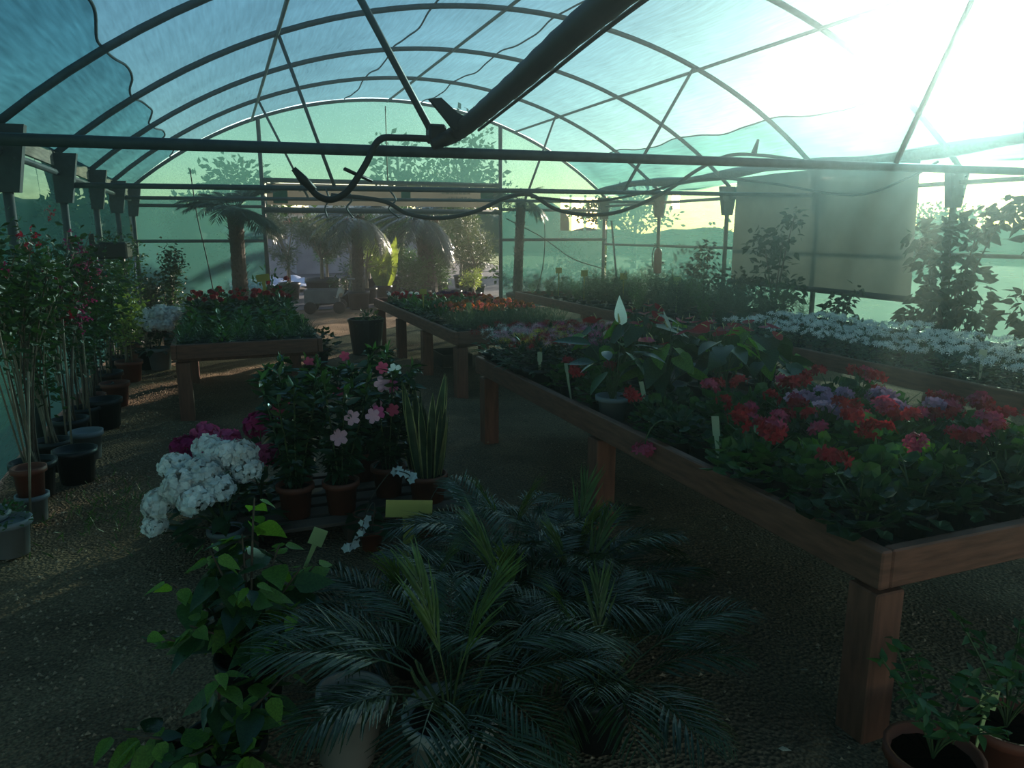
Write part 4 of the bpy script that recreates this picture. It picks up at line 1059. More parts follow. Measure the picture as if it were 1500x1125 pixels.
# red pots under the near table, bottom right
RB = strip(1, .5, 4, 'ovate', .3, .25)
for (x, y, l, s_) in ((1.86, 1.34, 'leafy plant in a red pot in front of the near table leg, bottom right', 0), (2.20, 1.36, 'leafy plant in a red pot at the bottom right corner', 1)):
    k = Kind().add('pot', pot_mesh(.125, .2, M['terra'], .8)).add('soil', G().lathe([(0, .172), (.115, .172)], 14).mesh('soil', M['soil']))
    g = G(); gs = G()
    for j in range(9):
        a = j * 2.4; tip = np.array((.17 * math.cos(a), .17 * math.sin(a), rng.uniform(.34, .50)))
        pts = bez((0, 0, .17), (tip[0] * .2, tip[1] * .2, .3), tip * [.8, .8, .9], tip, 12); gs.tube(pts, .003, 4)
        P = np.repeat(pts[4:], 2, 0); g.inst(RB, P, unit(rdir(len(P), -.2, .7)), unit(rdir(len(P), .3, 1)), .05)
    k.add('foliage', g.mesh('foliage', M['l_mid'], True)).add('stems', gs.mesh('stems', M['stem']))
    k.spawn('potted_plant', l, 'plant', (x, y, 0))
tag(link('garden_tap', G().tube(bez((0, 0, 0), (0, 0, .3), (.02, 0, .52), (.06, 0, .5), 10), .012, 6).mesh('garden_tap', M['terra'], True), None, (2.35, 2.1, 0)), 'rusty curved pipe standing under the near table', 'pipe')

# fallen leaves and scraps on the ground
M['dry'] = mat('dry_fallen_leaf', (.45, .38, .28), .8, .3, 10)
fl_ = G().inst(strip(1, .5, 3, 'ovate', .2, -.3), [(0, 0, 0)], (0, 1, 0), (0, 0, 1), 1).mesh('fallen_leaf', M['dry'], True)
for i in range(46):
    x = rnd.uniform(1.2, 3.0); y = rnd.uniform(1.5, 4.6)
    if i > 30: x = rnd.uniform(-1.1, .2); y = rnd.uniform(4.6, 8.5)
    o = link('fallen_leaf', fl_, None, (x, y, .004), (rnd.uniform(-.3, .3), rnd.uniform(-.3, .3), rnd.uniform(0, 6)), rnd.uniform(.02, .045))
    tag(o, 'small pale dry leaf lying on the earth floor', 'leaf', 'fallen leaves on the floor')
# ---------------------------------------------------------------- left wall: climbers in pots
BR = {c: G().inst(strip(1, .9, 2, 'ovate', .1, .2), np.zeros((3, 3)), [(1, 0, .6), (-.5, .87, .6), (-.5, -.87, .6)], (0, 0, 1), 1) for c in ('magenta',)}
def bract_cluster(n, r, c):
    g = G(); d = rdir(n, -1, 1) * rng.uniform(.3, 1, (n, 1)); tp = (np.concatenate(BR['magenta'].v), [np.concatenate([f for f, _ in BR['magenta'].f])])
    g.inst(tp, d * [r, r, r * 1.3], rdir(n, -.5, 1), rdir(n, -1, 1), .030)
    return g.mesh('bract_cluster', M['p_' + c])
BC = [bract_cluster(22, .10, 'magenta'), bract_cluster(16, .08, 'crimson'), bract_cluster(30, .13, 'magenta')]
BL = strip(1, .62, 3, 'ovate', .25, .25)
def climber(name, label, loc, h, spread, potm, pr, ph, ncane, nleaf, leafm, bracts=(), leafz=.4, lsz=.06, cat='plant', caner=.007, ysp=1.):
    k = Kind().add('pot', pot_mesh(pr, ph, M[potm], .8)).add('soil', G().lathe([(0, ph * .87), (pr * .93, ph * .87)], 14).mesh('soil', M['soil']))
    gl = G()
    for j in range(ncane):
        a = rng.uniform(0, 6.28); tip = np.array((max(spread * .45 * math.cos(a), XL + .08 - loc[0]), spread * ysp * math.sin(a), ph + h * rng.uniform(.7, 1)))
        pts = bez((.04 * math.cos(a), .04 * math.sin(a), ph * .8), (rng.normal(0, .06), rng.normal(0, .08), ph + h * .35), (tip[0] * .6 + rng.normal(0, .06), tip[1] * .6 + rng.normal(0, .1), ph + h * .7), tip, 16)
        k.add('cane', G().tube(pts, np.linspace(caner, caner * .4, 16), 5).mesh('cane', M['cane' if j % 3 else 'bark'], True))
        m_ = nleaf // ncane; idx = (rng.uniform(leafz, 1, m_) * 15).astype(int)
        P = pts[idx] + rng.normal(0, .075, (m_, 3)); P[:, 0] = np.maximum(P[:, 0], XL + .09 - loc[0]); gl.inst(BL, P, unit(rdir(m_, -.6, .5)), unit(rdir(m_, .1, 1)), lsz * rng.uniform(.6, 1.2, m_))
    k.add('foliage', gl.mesh('foliage', M[leafm]))
    for (b, x, y, z, s_) in bracts: k.add('bract_cluster', BC[b], (x, y, z), (0, 0, x * 9), s_)
    return k.spawn(name, label, cat, loc, 0)
climber('bougainvillea', 'tall bougainvillea at the left edge with few dark leaves and many bare canes', (-1.24, 5.45, 0), 1.55, .55, 'black', .13, .24, 16, 1300, 'l_dark', [(1, .1, .2, 1.65, .9), (0, 0, -.1, 1.45, .6)], .55)
climber('bougainvillea', 'bougainvillea with large magenta flowers hanging beside the nearest left post', (-1.22, 6.65, 0), 1.55, .6, 'black', .13, .24, 14, 1300, 'l_dark', [(2, .1, -.1, 1.20, 1.1), (0, .12, .25, 1.42, 1.1), (0, .14, .1, 1.02, .9), (2, .16, .5, 1.5, 1.0), (1, .1, -.3, 1.1, .9), (1, .06, .3, 1.2, .8), (1, 0, .2, 1.85, .6)], .5)
climber('bougainvillea', 'magenta bougainvillea behind the nearest left post', (-1.22, 7.7, 0), 1.25, .5, 'terra', .12, .22, 11, 1000, 'l_dark', [(2, .12, .1, 1.35, 1.0), (0, .1, -.2, 1.2, .9), (0, .12, .35, 1.3, .8)], .45)
climber('climbing_shrub', 'dark bare stemmed climber in a black pot along the left wall', (-1.2, 8.7, 0), 1.15, .4, 'black', .14, .26, 11, 900, 'l_dark', [], .4)
climber('climbing_shrub', 'yellow green shrub in the sun by the left wall', (-1.08, 9.5, 0), .85, .4, 'terra', .14, .24, 8, 800, 'l_yellow', [], .3, .06)
climber('climbing_shrub', 'tall narrow dark leafy climber against the left wall under the hanging basket', (-1.2, 11.0, 0), 1.35, .4, 'black', .15, .28, 9, 1300, 'l_mid', [], .15)
climber('climbing_shrub', 'leaning leafy shrub with a forked top before the far left net', (-.78, 12.4, 0), 1.25, .45, 'black', .15, .28, 8, 1200, 'l_dark', [], .2, .06, ysp=.7)
climber('climbing_shrub', 'low dark shrub in the far left corner', (-1.1, 13.6, 0), .8, .5, 'black', .15, .28, 8, 900, 'l_dark', [], .2, .07)
climber('climbing_shrub', 'bare twiggy climber in a grey pot at the very left edge', (-1.3, 4.55, 0), 1.7, .4, 'greypot', .12, .22, 11, 500, 'l_dark', [], .6)
climber('bougainvillea', 'bushy magenta bougainvillea before the nearest left post', (-1.2, 7.15, 0), 1.5, .6, 'black', .12, .22, 11, 1100, 'l_dark', [(2, .1, 0, 1.55, 1.0), (1, .14, .2, 1.3, 1.0), (0, .14, -.2, 1.15, .9)], .3)
climber('climbing_shrub', 'dark leafy climber between two bougainvilleas by the left wall', (-1.24, 6.05, 0), 1.4, .6, 'black', .12, .22, 11, 1000, 'l_dark', [(1, .1, .1, 1.4, .8)], .3)
climber('climbing_shrub', 'dark leafy climber below the second gusset plate of the left wall', (-1.22, 8.25, 0), 1.3, .5, 'black', .12, .22, 10, 900, 'l_dark', [], .25)
climber('climbing_shrub', 'mid green climber beside the yellow green shrub of the left wall', (-1.24, 10.0, 0), 1.2, .5, 'black', .12, .22, 9, 900, 'l_mid', [], .2)
for (x, y, m_, r_, h_, l) in ((-1.16, 4.98, 'terra', .085, .19, 'terracotta coloured pot standing on a grey pot by the left wall'), (-1.04, 5.7, 'black', .13, .24, 'empty dark pot by the left wall path'), (-1.06, 6.3, 'greypot', .11, .22, 'bluish grey pot by the left wall path'), (-1.06, 7.3, 'black', .14, .26, 'wide black pot on the left path edge behind the grey one'), (-1.08, 8.2, 'terra', .13, .24, 'dark red pot on the left path edge near the sunlit patch')):
    z = .16 if r_ == .085 else 0
    if z: tag(link('pot', pot_mesh(.08, .17, M['greypot'], .85), None, (x, y, -.01)), 'grey pot under a terracotta coloured one by the left wall', 'pot')
    tag(link('pot', pot_mesh(r_, h_, M[m_], .8), None, (x, y, z - .01 if not z else z - .02)), l, 'pot')
k = Kind().add('pot', pot_mesh(.10, .2, M['greypot'], .8)).add('soil', G().lathe([(0, .17), (.09, .17)], 12).mesh('soil', M['soil']))
g = G(); foliage(g, 90, .13, .13, .18, .30, BL, .04, .5); k.add('foliage', g.mesh('foliage', M['l_mid']))
k.spawn('potted_plant', 'low leafy plant in a grey pot at the left edge of the path', 'plant', (-1.16, 4.45, 0))
for i, (x, y, dx, dy, h_) in enumerate(((-1.15, 4.8, .05, .2, .9), (-1.2, 5.2, -.05, -.15, 1.5), (-1.1, 5.9, .03, .1, 1.1), (-1.18, 6.2, .0, .2, 1.6), (-1.12, 6.9, .04, -.1, 1.3))):
    tag(link('bamboo_cane', G().tube([(x, y, 0), (x + dx * .5, y + dy * .5, h_ * .5), (x + dx, y + dy, h_)], .007, 5).mesh('bamboo_cane', M['cane'], True)), 'thin bamboo cane leaning among the left wall climbers, %s of five from the near end' % ordn(i), 'cane')
# grass tuft on the path and the planter box on a bracket
g = G(); n = 260; P = np.stack([rng.normal(-.75, .22, n), rng.normal(5.0, .3, n), np.full(n, -.01)], -1); g.inst(TRN, P, unit(rdir(n, .5, 1)), rdir(n, -.2, .5), .07)
tag(link('grass', g.mesh('grass', M['l_mid'])), 'short weeds growing on the path by the left wall', 'grass', None, 'stuff')
t = thing('trough_planter', 'black trough planter with trailing leaves mounted high on the left wall', 'planter', (-1.24, 10.6, 1.38))
link('trough', G().box((-.2, -.3, 0), (.18, .3, .2), None, 0, .02).mesh('trough', M['black']), t)
link('bracket', G().box((-.26, -.02, .02), (-.2, .02, .1)).box((-.26, -.02, .08), (-.2, .02, .3)).mesh('bracket', M['black']), t)
g = G(); foliage(g, 160, .26, .34, .14, .36, BL, .06, .2); link('foliage', g.mesh('foliage', M['l_dark']), t)
climber('potted_hydrangea_stand' if False else 'potted_shrub', 'dark shrub in a pot between left wall and left table', (-.95, 10.3, 0), .5, .3, 'black', .13, .24, 6, 200, 'l_dark', [], .2)
hydrangea(HW, [(-.14, -.1, .62, 1.2), (.02, -.08, .68, 1.3), (.14, -.02, .64, 1.2), (.05, .1, .72, 1.2), (-.1, .06, .68, 1.2), (.1, -.14, .56, 1.1), (-.04, -.18, .58, 1.1), (.2, .1, .7, 1.1)], 'greypot', .15, .28, 3, .3, .3).spawn('potted_hydrangea', 'white hydrangea in a grey pot left of the left table', 'plant', (-.80, 10.2, 0), 0)

# ---------------------------------------------------------------- right wall: broad leaved shrubs seen against the net
RL = strip(1, .62, 4, 'ovate', .3, .3)
def wall_shrub(label, loc, clumps, trunk_h, potm='black', leaf=.15):
    k = Kind().add('pot', pot_mesh(.2, .34, M[potm], .8)).add('soil', G().lathe([(0, .3), (.18, .3)], 14).mesh('soil', M['soil']))
    gs = G(); gl = G()
    for (x, y, z, r_, n) in clumps:
        pts = bez((0, 0, .28), (x * .2, y * .2, .3 + (z - .3) * .4), (x * .6, y * .6, z * .8), (x, y, z), 8); gs.tube(pts, np.linspace(.016, .006, 8), 5)
        d = rdir(n, -1, 1) * rng.uniform(.25, 1, (n, 1)); gl.inst(RL, d * r_ + [x, y, z], unit(d + rdir(n, -.8, .3)), unit(rdir(n, 0, 1)), leaf * rng.uniform(.7, 1.2, n))
    k.add('branches', gs.mesh('branches', M['bark'])).add('foliage', gl.mesh('foliage', M['l_shade']))
    return k.spawn('potted_shrub', label, 'plant', loc, 0)
wall_shrub('tall broad leaved shrub climbing the nearest right post against the bright net', (7.9, 6.2, 0), [(.1, .55, 1.62, .22, 55), (0, .35, 1.35, .25, 60), (0, .1, 1.7, .22, 50), (0, -.25, 1.75, .22, 45), (0, -.55, 1.95, .2, 35), (0, -.1, 1.35, .25, 60), (0, .3, 1.0, .2, 40), (0, -.05, .85, .28, 90), (0, -.35, .75, .22, 50), (0, .2, .6, .26, 80), (0, .5, .7, .2, 40), (0, -.2, 1.1, .22, 50)], 2)
wall_shrub('bushy shrub in front of the hanging grey sheet', (7.75, 9.0, 0), [(0, .3, 1.5, .3, 70), (0, -.1, 1.6, .3, 70), (0, .1, 1.1, .35, 90), (0, .5, .9, .3, 70), (0, -.4, .9, .25, 50), (0, 0, .6, .35, 90), (0, -.3, 1.9, .2, 30)], 2, leaf=.12)
wall_shrub('slender leafy shrub at the far edge of the grey sheet', (7.9, 11.0, 0), [(0, 0, 1.35, .22, 60), (0, .25, 1.05, .25, 70), (0, -.2, .95, .25, 70), (0, .1, .6, .3, 90)], 2, leaf=.10)
wall_shrub('low leafy shrub below the hanging grey sheet', (7.8, 9.9, 0), [(0, .2, .75, .28, 80), (0, -.2, .65, .28, 80), (0, 0, .95, .22, 50)], 2, leaf=.10)
wall_shrub('narrow shrub with drooping leaves at the near end of the roller pipe', (8.0, 7.9, 0), [(0, 0, .7, .2, 50), (0, .2, .6, .2, 50), (0, -.15, .9, .12, 20)], 2, leaf=.10)
wall_shrub('broad leaved shrub at the right edge of the photo', (7.6, 5.0, 0), [(0, .2, 1.9, .2, 30), (0, 0, 1.6, .25, 45), (0, .1, .9, .3, 60), (0, -.2, .6, .3, 60)], 2)

# ---------------------------------------------------------------- palms with trunks at the far end
DPL = strip(1, .06, 3, 'lance', .3, .2)
DF = [frond_mesh(1.0, .75, 60, 'l_palm', .34, False, 1.0, DPL), frond_mesh(1.0, .5, 60, 'l_palm', .30, False, 1.0, DPL)]
def trunk_palm(label, loc, h, r, nf, fl, lean=(0, 0), pot=None, rough=.25, cat='palm', elo=-.5):
    t = thing('trunk_palm', label, cat, loc)
    n = 26; s_ = np.linspace(0, 1, n)
    pts = np.stack([lean[0] * s_ ** 1.5, lean[1] * s_ ** 1.5, s_ * h + (.3 if pot else -.03)], -1)
    g = G().tube(pts, r * (1.1 - .35 * s_ + .35 * s_ ** 4) * (1 + rough * .3 * (np.arange(n) % 2)), 12)
    m_ = 130; a = rng.uniform(0, 6.28, m_); q = rng.uniform(.05, 1, m_); c = np.stack([np.interp(q, s_, pts[:, i]) for i in range(3)], -1)
    d = np.stack([np.cos(a), np.sin(a), 0 * a], -1); g.inst(strip(1, .5, 2, 'blade', -.3, .2), c + d * r * .85, d * .5 + [0, 0, 1.], d, r * 1.0)
    link('trunk', g.mesh('trunk', M['bark'], False), t)
    top = pts[-1]
    for i in range(nf):
        a = i * 2.4; el = elo + 1.7 * ((i * .618) % 1)
        link('frond', DF[i % 2], t, top + np.array([.05 * math.cos(a), .05 * math.sin(a), .0]), rot_to((math.cos(a), math.sin(a), el)), fl * rng.uniform(.85, 1.1))
    if pot:
        link('pot', pot_mesh(*pot, M['black'], .85), t)
        link('soil', G().lathe([(0, pot[1] * .87), (pot[0] * .9, pot[1] * .87)], 16).mesh('soil', M['soil']), t)
    return t
trunk_palm('small date palm with a dark thick trunk left of the far doorway', (.30, 14.4, 0), 1.80, .13, 52, .80, elo=-.25, pot=(.28, .4))
trunk_palm('small date palm with a thin shaggy trunk right of the far doorway', (6.05, 15.2, 0), 2.1, .10, 22, .62, (.08, 0), pot=(.25, .4))
trunk_palm('palm with a slim trunk standing in the left half of the doorway', (2.85, 16.9, 0), 1.75, .13, 22, 1.0, (.05, 0), pot=(.25, .4), elo=-.7)
trunk_palm('palm with the thickest trunk, outside in the middle of the doorway', (4.95, 18.6, -.05), 2.15, .22, 26, 1.25, (-.15, 0), elo=-.7)
k = Kind().add('pot', G().lathe([(0, 0), (.20, 0), (.25, .46), (.26, .46), (.26, .5), (.235, .5), (.22, .42), (0, .42)], 20).mesh('pot', M['black'], False)).add('soil', G().lathe([(0, .43), (.23, .43)], 16).mesh('soil', M['soil']))
g = G(); foliage(g, 120, .22, .22, .42, .62, BL, .06, .6); k.add('foliage', g.mesh('foliage', M['l_mid']))
g = G(); foliage(g, 40, .1, .1, .44, .60, BL, .06, .6); k.add('yellow_leaves', g.mesh('yellow_leaves', M['l_yellow']), (.13, -.1, 0), None, None, 'yellowish leaves on the right side')
k.spawn('tub_plant', 'large black tub with low leafy plants beside the middle table', 'plant', (1.86, 10.5, 0), 0)
tag(link('crate', G().box((-.2, -.3, 0), (.2, .3, .02)).box((-.2, -.3, .02), (-.18, .3, .16)).box((.18, -.3, .02), (.2, .3, .16)).box((-.18, -.3, .02), (.18, -.28, .16)).box((-.18, .28, .02), (.18, .3, .16)).mesh('crate', M['black']), None, (2.75, 9.3, 0)), 'black plastic crate on the floor under the middle table', 'crate')
for i, (x, y, h) in enumerate(((4.95, 8.6, .34), (5.1, 9.6, .3), (4.95, 7.6, .34), (5.2, 10.6, .3), (5.1, 6.6, .32))):
    tag(link('crate', G().box((-.32, -.42, 0), (.32, .42, h), None, 0, .01).box((-.34, -.44, h - .04), (.34, .44, h - .01)).mesh('crate', M['black']), None, (x, y, 0)), 'dark crate on the floor under the long right table, %s' % ('third from the far end', 'second from the far end', 'fourth from the far end', 'farthest', 'nearest')[i], 'crate')
tag(link('black_tray', G().box((-.3, -.5, 0), (.3, .5, .015)).box((-.3, -.5, .015), (-.28, .5, .07)).box((.28, -.5, .015), (.3, .5, .07)).mesh('black_tray', M['black']), None, (4.1, 9.2, 0)), 'shallow black tray on the floor between middle and right tables', 'tray')

# ---------------------------------------------------------------- outside
OL = strip(1, .22, 2, 'lance', .1, .2)
def olive(label, loc, h, clumps, potr=.3, poth=.5, leafm='l_olive', lean=0., name='olive_tree', lsz=.105, potm='black'):
    t = thing(name, label, 'tree', loc)
    link('pot', pot_mesh(potr, poth, M[potm], .8), t); link('soil', G().lathe([(0, poth * .87), (potr * .9, poth * .87)], 14).mesh('soil', M['soil']), t)
    gs = G(); gl = G()
    fork = np.array((lean, 0, poth + h * .35)); gs.tube(bez((0, 0, poth * .8), (lean * .2, 0, poth + h * .15), fork - [0, 0, .1], fork, 8), np.linspace(.05, .035, 8), 7)
    for (x, y, z, r_, n) in clumps:
        gs.tube(bez(fork, fork + [x * .3, y * .3, (z - fork[2]) * .4], (x, y, z - .1), (x, y, z), 6), np.linspace(.026, .01, 6), 5)
        d = rdir(n, -1, 1) * rng.uniform(.3, 1, (n, 1)); gl.inst(OL, d * r_ + [x, y, z], unit(d + rdir(n, -.5, .8)), unit(rdir(n, -.5, 1)), lsz * rng.uniform(.7, 1.3, n))
    link('branches', gs.mesh('branches', M['cane']), t); link('foliage', gl.mesh('foliage', M[leafm]), t)
    return t
def ball(cx, cz, r_, n, k_=5):
    return [(cx + rng.normal(0, r_ * .6), rng.normal(0, r_ * .6), cz + rng.normal(0, r_ * .5), r_ * .75, n) for _ in range(k_)]
olive('potted olive tree with two leaf balls at the left of the doorway', (1.65, 20.5, -.05), 1.7, ball(-.1, 1.95, .42, 420) + ball(0, 1.25, .3, 260, 3), .28, .45)
olive('potted olive tree with forked trunk in a wide black tub outside', (2.35, 19.2, -.05), 1.4, ball(-.1, 1.65, .4, 420) + ball(.3, 1.5, .35, 300, 3), .42, .62)
olive('potted olive tree standing just left of the slim palm', (3.45, 21.5, -.05), 1.9, ball(0, 2.0, .5, 480), .3, .5)
olive('potted olive tree between the two palms of the doorway', (4.55, 21.0, -.05), 1.9, ball(.1, 1.9, .5, 440) + ball(0, 1.2, .35, 300, 3), .3, .5, 'l_mid')
olive('silvery olive tree near the right post of the doorway', (6.55, 20.2, -.05), 2.1, ball(0, 1.9, .55, 450, 6) + ball(.1, 1.2, .4, 320, 4), .3, .45)
olive('twiggy grey olive tree right of the thick palm', (5.85, 22.0, -.05), 2.1, ball(0, 1.9, .6, 400, 6) + ball(0, 1.1, .4, 260, 4), .3, .45, 'l_olive', .2)
olive('yellow green shrub outside at the foot of the right door post', (5.75, 17.4, -.05), .7, ball(0, .55, .24, 160, 4), .2, .3, 'l_yellow', 0, 'leafy_shrub', .09)
olive('yellow green leafy shrub behind the slim palm', (3.35, 18.6, -.05), 1.4, ball(0, 1.5, .3, 90, 4) + ball(.1, .9, .3, 80, 3), .25, .4, 'l_yellow', 0, 'leafy_shrub', .12)
olive('small bush in a black pot beside the wheel of the cart', (2.75, 18.0, -.05), .6, ball(0, .75, .3, 160, 3), .3, .42, 'l_mid', 0, 'leafy_shrub', .10)
for i, (x, y, h, m_) in enumerate(((2.9, 22.5, 1.9, 'l_mid'), (4.1, 22.3, 2.0, 'l_olive'), (5.2, 22.6, 2.0, 'l_mid'), (6.2, 18.6, 1.5, 'l_olive'), (5.5, 19.6, 1.2, 'l_mid'), (4.4, 18.3, .7, 'l_mid'), (7.2, 23, 2.2, 'l_olive'))):
    olive('%s shrub outside the doorway, %s' % ('leafy green' if m_ == 'l_mid' else 'silvery', ('rear row behind the slim palm', 'rear row behind the paddle leaved plant', 'rear row behind the thick palm', 'before the right door post', 'right behind the thick palm', 'low between the two palms', 'farthest right behind the door post')[i]), (x, y, -.05), h * .9, ball(0, h, .45, 330, 5) + ball(0, h * .55, .4, 240, 4), .25, .4, m_, 0, 'leafy_shrub', .11)
# banana like plant with upright paddles
t = thing('banana_plant', 'upright plant with tall paddle leaves between slim palm and thick palm', 'plant', (3.95, 19.5, -.05))
pm = G().inst(strip(1, .26, 8, 'lance', .12, .3), [(0, 0, 0)], (0, 1, 0), (0, 0, 1), 1).mesh('leaf', M['l_yellow'], True)
for i in range(7): link('leaf', pm, t, (.04 * math.cos(i * 2.4), .04 * math.sin(i * 2.4), .2), rot_to((.25 * math.cos(i * 2.4), .25 * math.sin(i * 2.4), 1), i), rng.uniform(1.1, 1.6))
link('pot', pot_mesh(.22, .38, M['black'], .8), t)
for i, (x, y) in enumerate(((4.2, 17.6), (4.6, 17.9), (5.3, 17.6), (3.1, 19.9), (3.9, 17.9))):
    tag(link('nursery_pot', pot_mesh(.2, .36, M['black'], .82), None, (x, y, -.06)), 'empty black nursery pot outside the doorway, %s' % ('leftmost of the row', 'second of the row', 'right of the thick palm', 'behind the cart', 'nearest the doorway centre')[i], 'pot')
# low buildings and walls beyond
M['plaster'] = mat('white_plaster', (.55, .53, .52), .9, .08, 3)
M['bluewall'] = mat('grey_violet_wall', (.24, .22, .25), .9, .15, 2)
M['tiles'] = mat('terracotta_roof', (.42, .14, .09), .85, .2, 6)
t = thing('outbuilding', 'low white outbuilding with a terracotta roof edge beyond the olive trees', 'building', (3.0, 33, -.1))
link('wall', G().box((0, 0, 0), (6, 4, 2.15)).mesh('wall', M['bluewall']), t); link('roof', G().box((-.2, -.3, 2.15), (6.2, 4.2, 2.38)).mesh('roof', M['tiles']), t)
link('upper_wall', G().box((1.0, .5, 2.38), (5, 3.5, 3.6)).mesh('upper_wall', M['plaster']), t)
t = thing('boundary_wall', 'long grey violet boundary wall at the left beyond the doorway', 'wall', (-3.5, 30, -.1))
link('wall', G().box((0, 0, 0), (5.9, .3, 1.55)).mesh('wall', M['bluewall']), t); link('coping', G().box((-.05, -.05, 1.55), (5.95, .35, 1.65)).mesh('coping', M['slat']), t)
t = thing('white_shed', 'white walled shed behind the boundary wall at the left', 'building', (-1, 38, -.1))
link('wall', G().box((0, 0, 0), (5, 4, 2.7)).mesh('wall', M['plaster']), t); link('roof', G().box((-.2, -.2, 2.7), (5.2, 4.2, 2.85)).mesh('roof', M['slat']), t)
M['tarp'] = mat('pale_blue_tarp', (.34, .36, .46), .6, .2, 3)
Xg, Yg = np.meshgrid(np.linspace(0, 2.4, 24), np.linspace(0, 6, 30))
tag(link('tarp', G().add(np.stack([Xg, Yg, .12 + .06 * np.sin(Xg * 7 + Yg) + .05 * np.sin(Yg * 4)], -1).reshape(-1, 3), grid_faces(30, 24)).mesh('tarp', M['tarp'], True), None, (.2, 22.5, -.02)), 'rumpled pale blue tarpaulin spread on the ground outside the doorway', 'tarp')
# trees, hedges, bushes around the greenhouse
M['l_tree'] = leafmat('tree_leaf', (.035, .065, .022), .6, .25)
TL = strip(1, .7, 2, 'ovate', .1, .2)
def tree(name, label, loc, h, r, n, trunk=.16, lsz=.28, z0=.35, m_='l_tree', k_=8):
    t = thing(name, label, 'tree' if name != 'bush' else 'bush', loc)
    gs = G(); gl = G(); zc = h * (z0 + 1) / 2
    if trunk: gs.tube([(0, 0, -.1), (.05 * h * .3, 0, h * .3), (0, 0, h * .8)], [trunk, trunk * .7, trunk * .3], 7)
    for j in range(k_):
        d = rdir(1, -1, 1)[0] * rng.uniform(.3, .75); c = np.array([d[0] * r, d[1] * r, zc + d[2] * (h - zc)])
        if trunk: gs.tube([(0, 0, h * .35), (c * [.5, .5, 1] + [0, 0, h * .3]) * [1, 1, .55], c], [trunk * .4, trunk * .25, trunk * .1], 5)
        m = n // k_; q = rdir(m, -1, 1) * rng.uniform(.3, 1, (m, 1))
        gl.inst(TL, q * [r * .5, r * .5, (h - zc) * .55] + c, unit(q + rdir(m, -.5, .6)), unit(rdir(m, -.3, 1)), lsz * rng.uniform(.6, 1.3, m))
    if trunk: link('trunk', gs.mesh('trunk', M['bark']), t)
    link('foliage', gl.mesh('foliage', M[m_]), t)
for a in (('tree', 'broad tree seen through the far net left of centre', (0, 30, -.1), 4.6, 2.8, 1500), ('tree', 'slender tree top seen through the far net right of centre', (8.5, 27, -.1), 6.0, 1.6, 700), ('tree', 'tall thin tree seen above the banner', (6.8, 30, -.1), 6.0, 1.5, 500),
          ('tree', 'round dark tree outside the far left net', (-3.5, 22, -.1), 2.8, 1.5, 900), 
          ('tree', 'distant tree beyond the far right corner', (20, 34, -.1), 4.2, 3.2, 1300), ('tree', 'distant tree on the right beyond the field', (36, 30, -.1), 3.6, 3.2, 1200), ('tree', 'distant tree beyond the doorway', (12, 42, -.1), 5.5, 4.0, 1500), ('tree', 'leafy tree just outside the left corner of the far wall', (-.6, 18.5, -.1), 2.4, 1.1, 700)):
    tree(*a)
for a in (('bush', 'round bluish bush outside the far right corner', (9.3, 18.6, -.1), 1.7, 1.3, 900), ('bush', 'leafy bush outside the right net near the extinguisher', (11.2, 16.2, -.1), 1.8, 1.3, 900), ('bush', 'grey green bush outside the right net between two posts', (11.0, 14.0, -.1), 2.0, 1.2, 900), ('bush', 'low bush outside the right net near the far corner', (8.0, 19.5, -.1), 1.1, 1.0, 500)):
    tree(*a, trunk=0, lsz=.16, z0=.1)
for i, x in enumerate((7.5, 11.5, 15.5, 19.5)):
    tag(link('fence_post', G().tube([(0, 0, -.1), (0, 0, .8), (0, 0, 1.75)], .04, 6).mesh('fence_post', M['bark'], True), None, (x, 22, -.05)), 'thin fence post outside the right net, %s from the far corner' % ('first', 'second', 'third', 'fourth')[i], 'post')
g = G()
for z in (.5, 1.0, 1.5): g.tube([(7.5, 22, z), (13, 22, z - .03), (19.5, 22, z)], .008, 4)
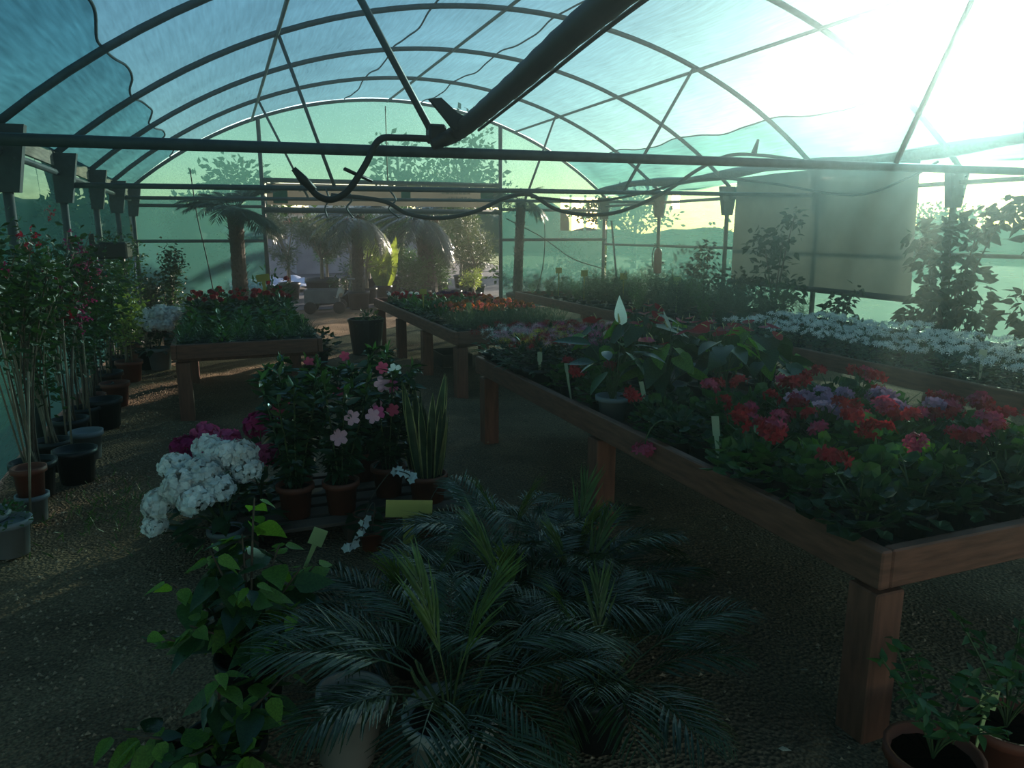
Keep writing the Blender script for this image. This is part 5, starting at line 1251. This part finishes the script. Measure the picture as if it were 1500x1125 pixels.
tag(link('fence_wire', g.mesh('fence_wire', M['steel'])), 'wires strung between the fence posts outside the right net', 'wire')
M['hill'] = mat('distant_hedge', (.05, .075, .045), .95, .3, .3)
for nm_, l, x0, y0, x1, y1, h_ in (('hedge', 'distant dark hedge line beyond the right field', 30, 62, 75, -5, 2.2), ('hedge', 'distant hedge line behind the outbuildings', -40, 62, 30, 64, 4.5), ('hedge', 'hedge along the field on the left', -30, -30, -28, 60, 2.2)):
    n = 60; s_ = np.linspace(0, 1, n); V = []
    dx, dy = x1 - x0, y1 - y0; L_ = math.hypot(dx, dy); nx_, ny_ = -dy / L_, dx / L_
    for i in range(n):
        hh = h_ * (.85 + .1 * math.sin(i * .9) + .06 * math.sin(i * 2.1))
        for o_, z in ((-1.6, -.3), (-1.2, hh * .8), (0, hh), (1.2, hh * .8), (1.6, -.3)):
            V.append((x0 + dx * s_[i] + nx_ * o_, y0 + dy * s_[i] + ny_ * o_, z))
    tag(link(nm_, G().add(V, grid_faces(n, 5)).mesh(nm_, M['hill'], True)), l, 'hedge')
# ---------------------------------------------------------------- scattering volume added in the tunnel to imitate veiling glare round the sun
hm = bpy.data.materials.new('glare_haze'); hm.use_nodes = True
hn = hm.node_tree.nodes; hn.remove(hn['Principled BSDF'])
hv = hn.new('ShaderNodeVolumeScatter'); hv.inputs['Density'].default_value = .0132; hv.inputs['Anisotropy'].default_value = .90
hv.inputs['Color'].default_value = (1, .92, .91, 1)
hm.node_tree.links.new(hv.outputs[0], hn['Material Output'].inputs['Volume'])
hp = hoop_path(0, 24); hp[:, 0] = XC + (hp[:, 0] - XC) * .995; hp[:, 2] -= .02
prof = np.vstack([[(XL + .03, 0, .03)], hp, [(XR - .03, 0, .03)]])
n = len(prof)
A = prof + [0, YS + .05, 0]; B = prof + [0, YE - .05, 0]
i = np.arange(n); j = (i + 1) % n
glare_haze = link('glare_haze', G().add(np.vstack([A, B]), [np.stack([i, j, j + n, i + n], -1), i[None, ::-1], (i + n)[None]]).mesh('glare_haze', hm))
tag(glare_haze, kind='structure')
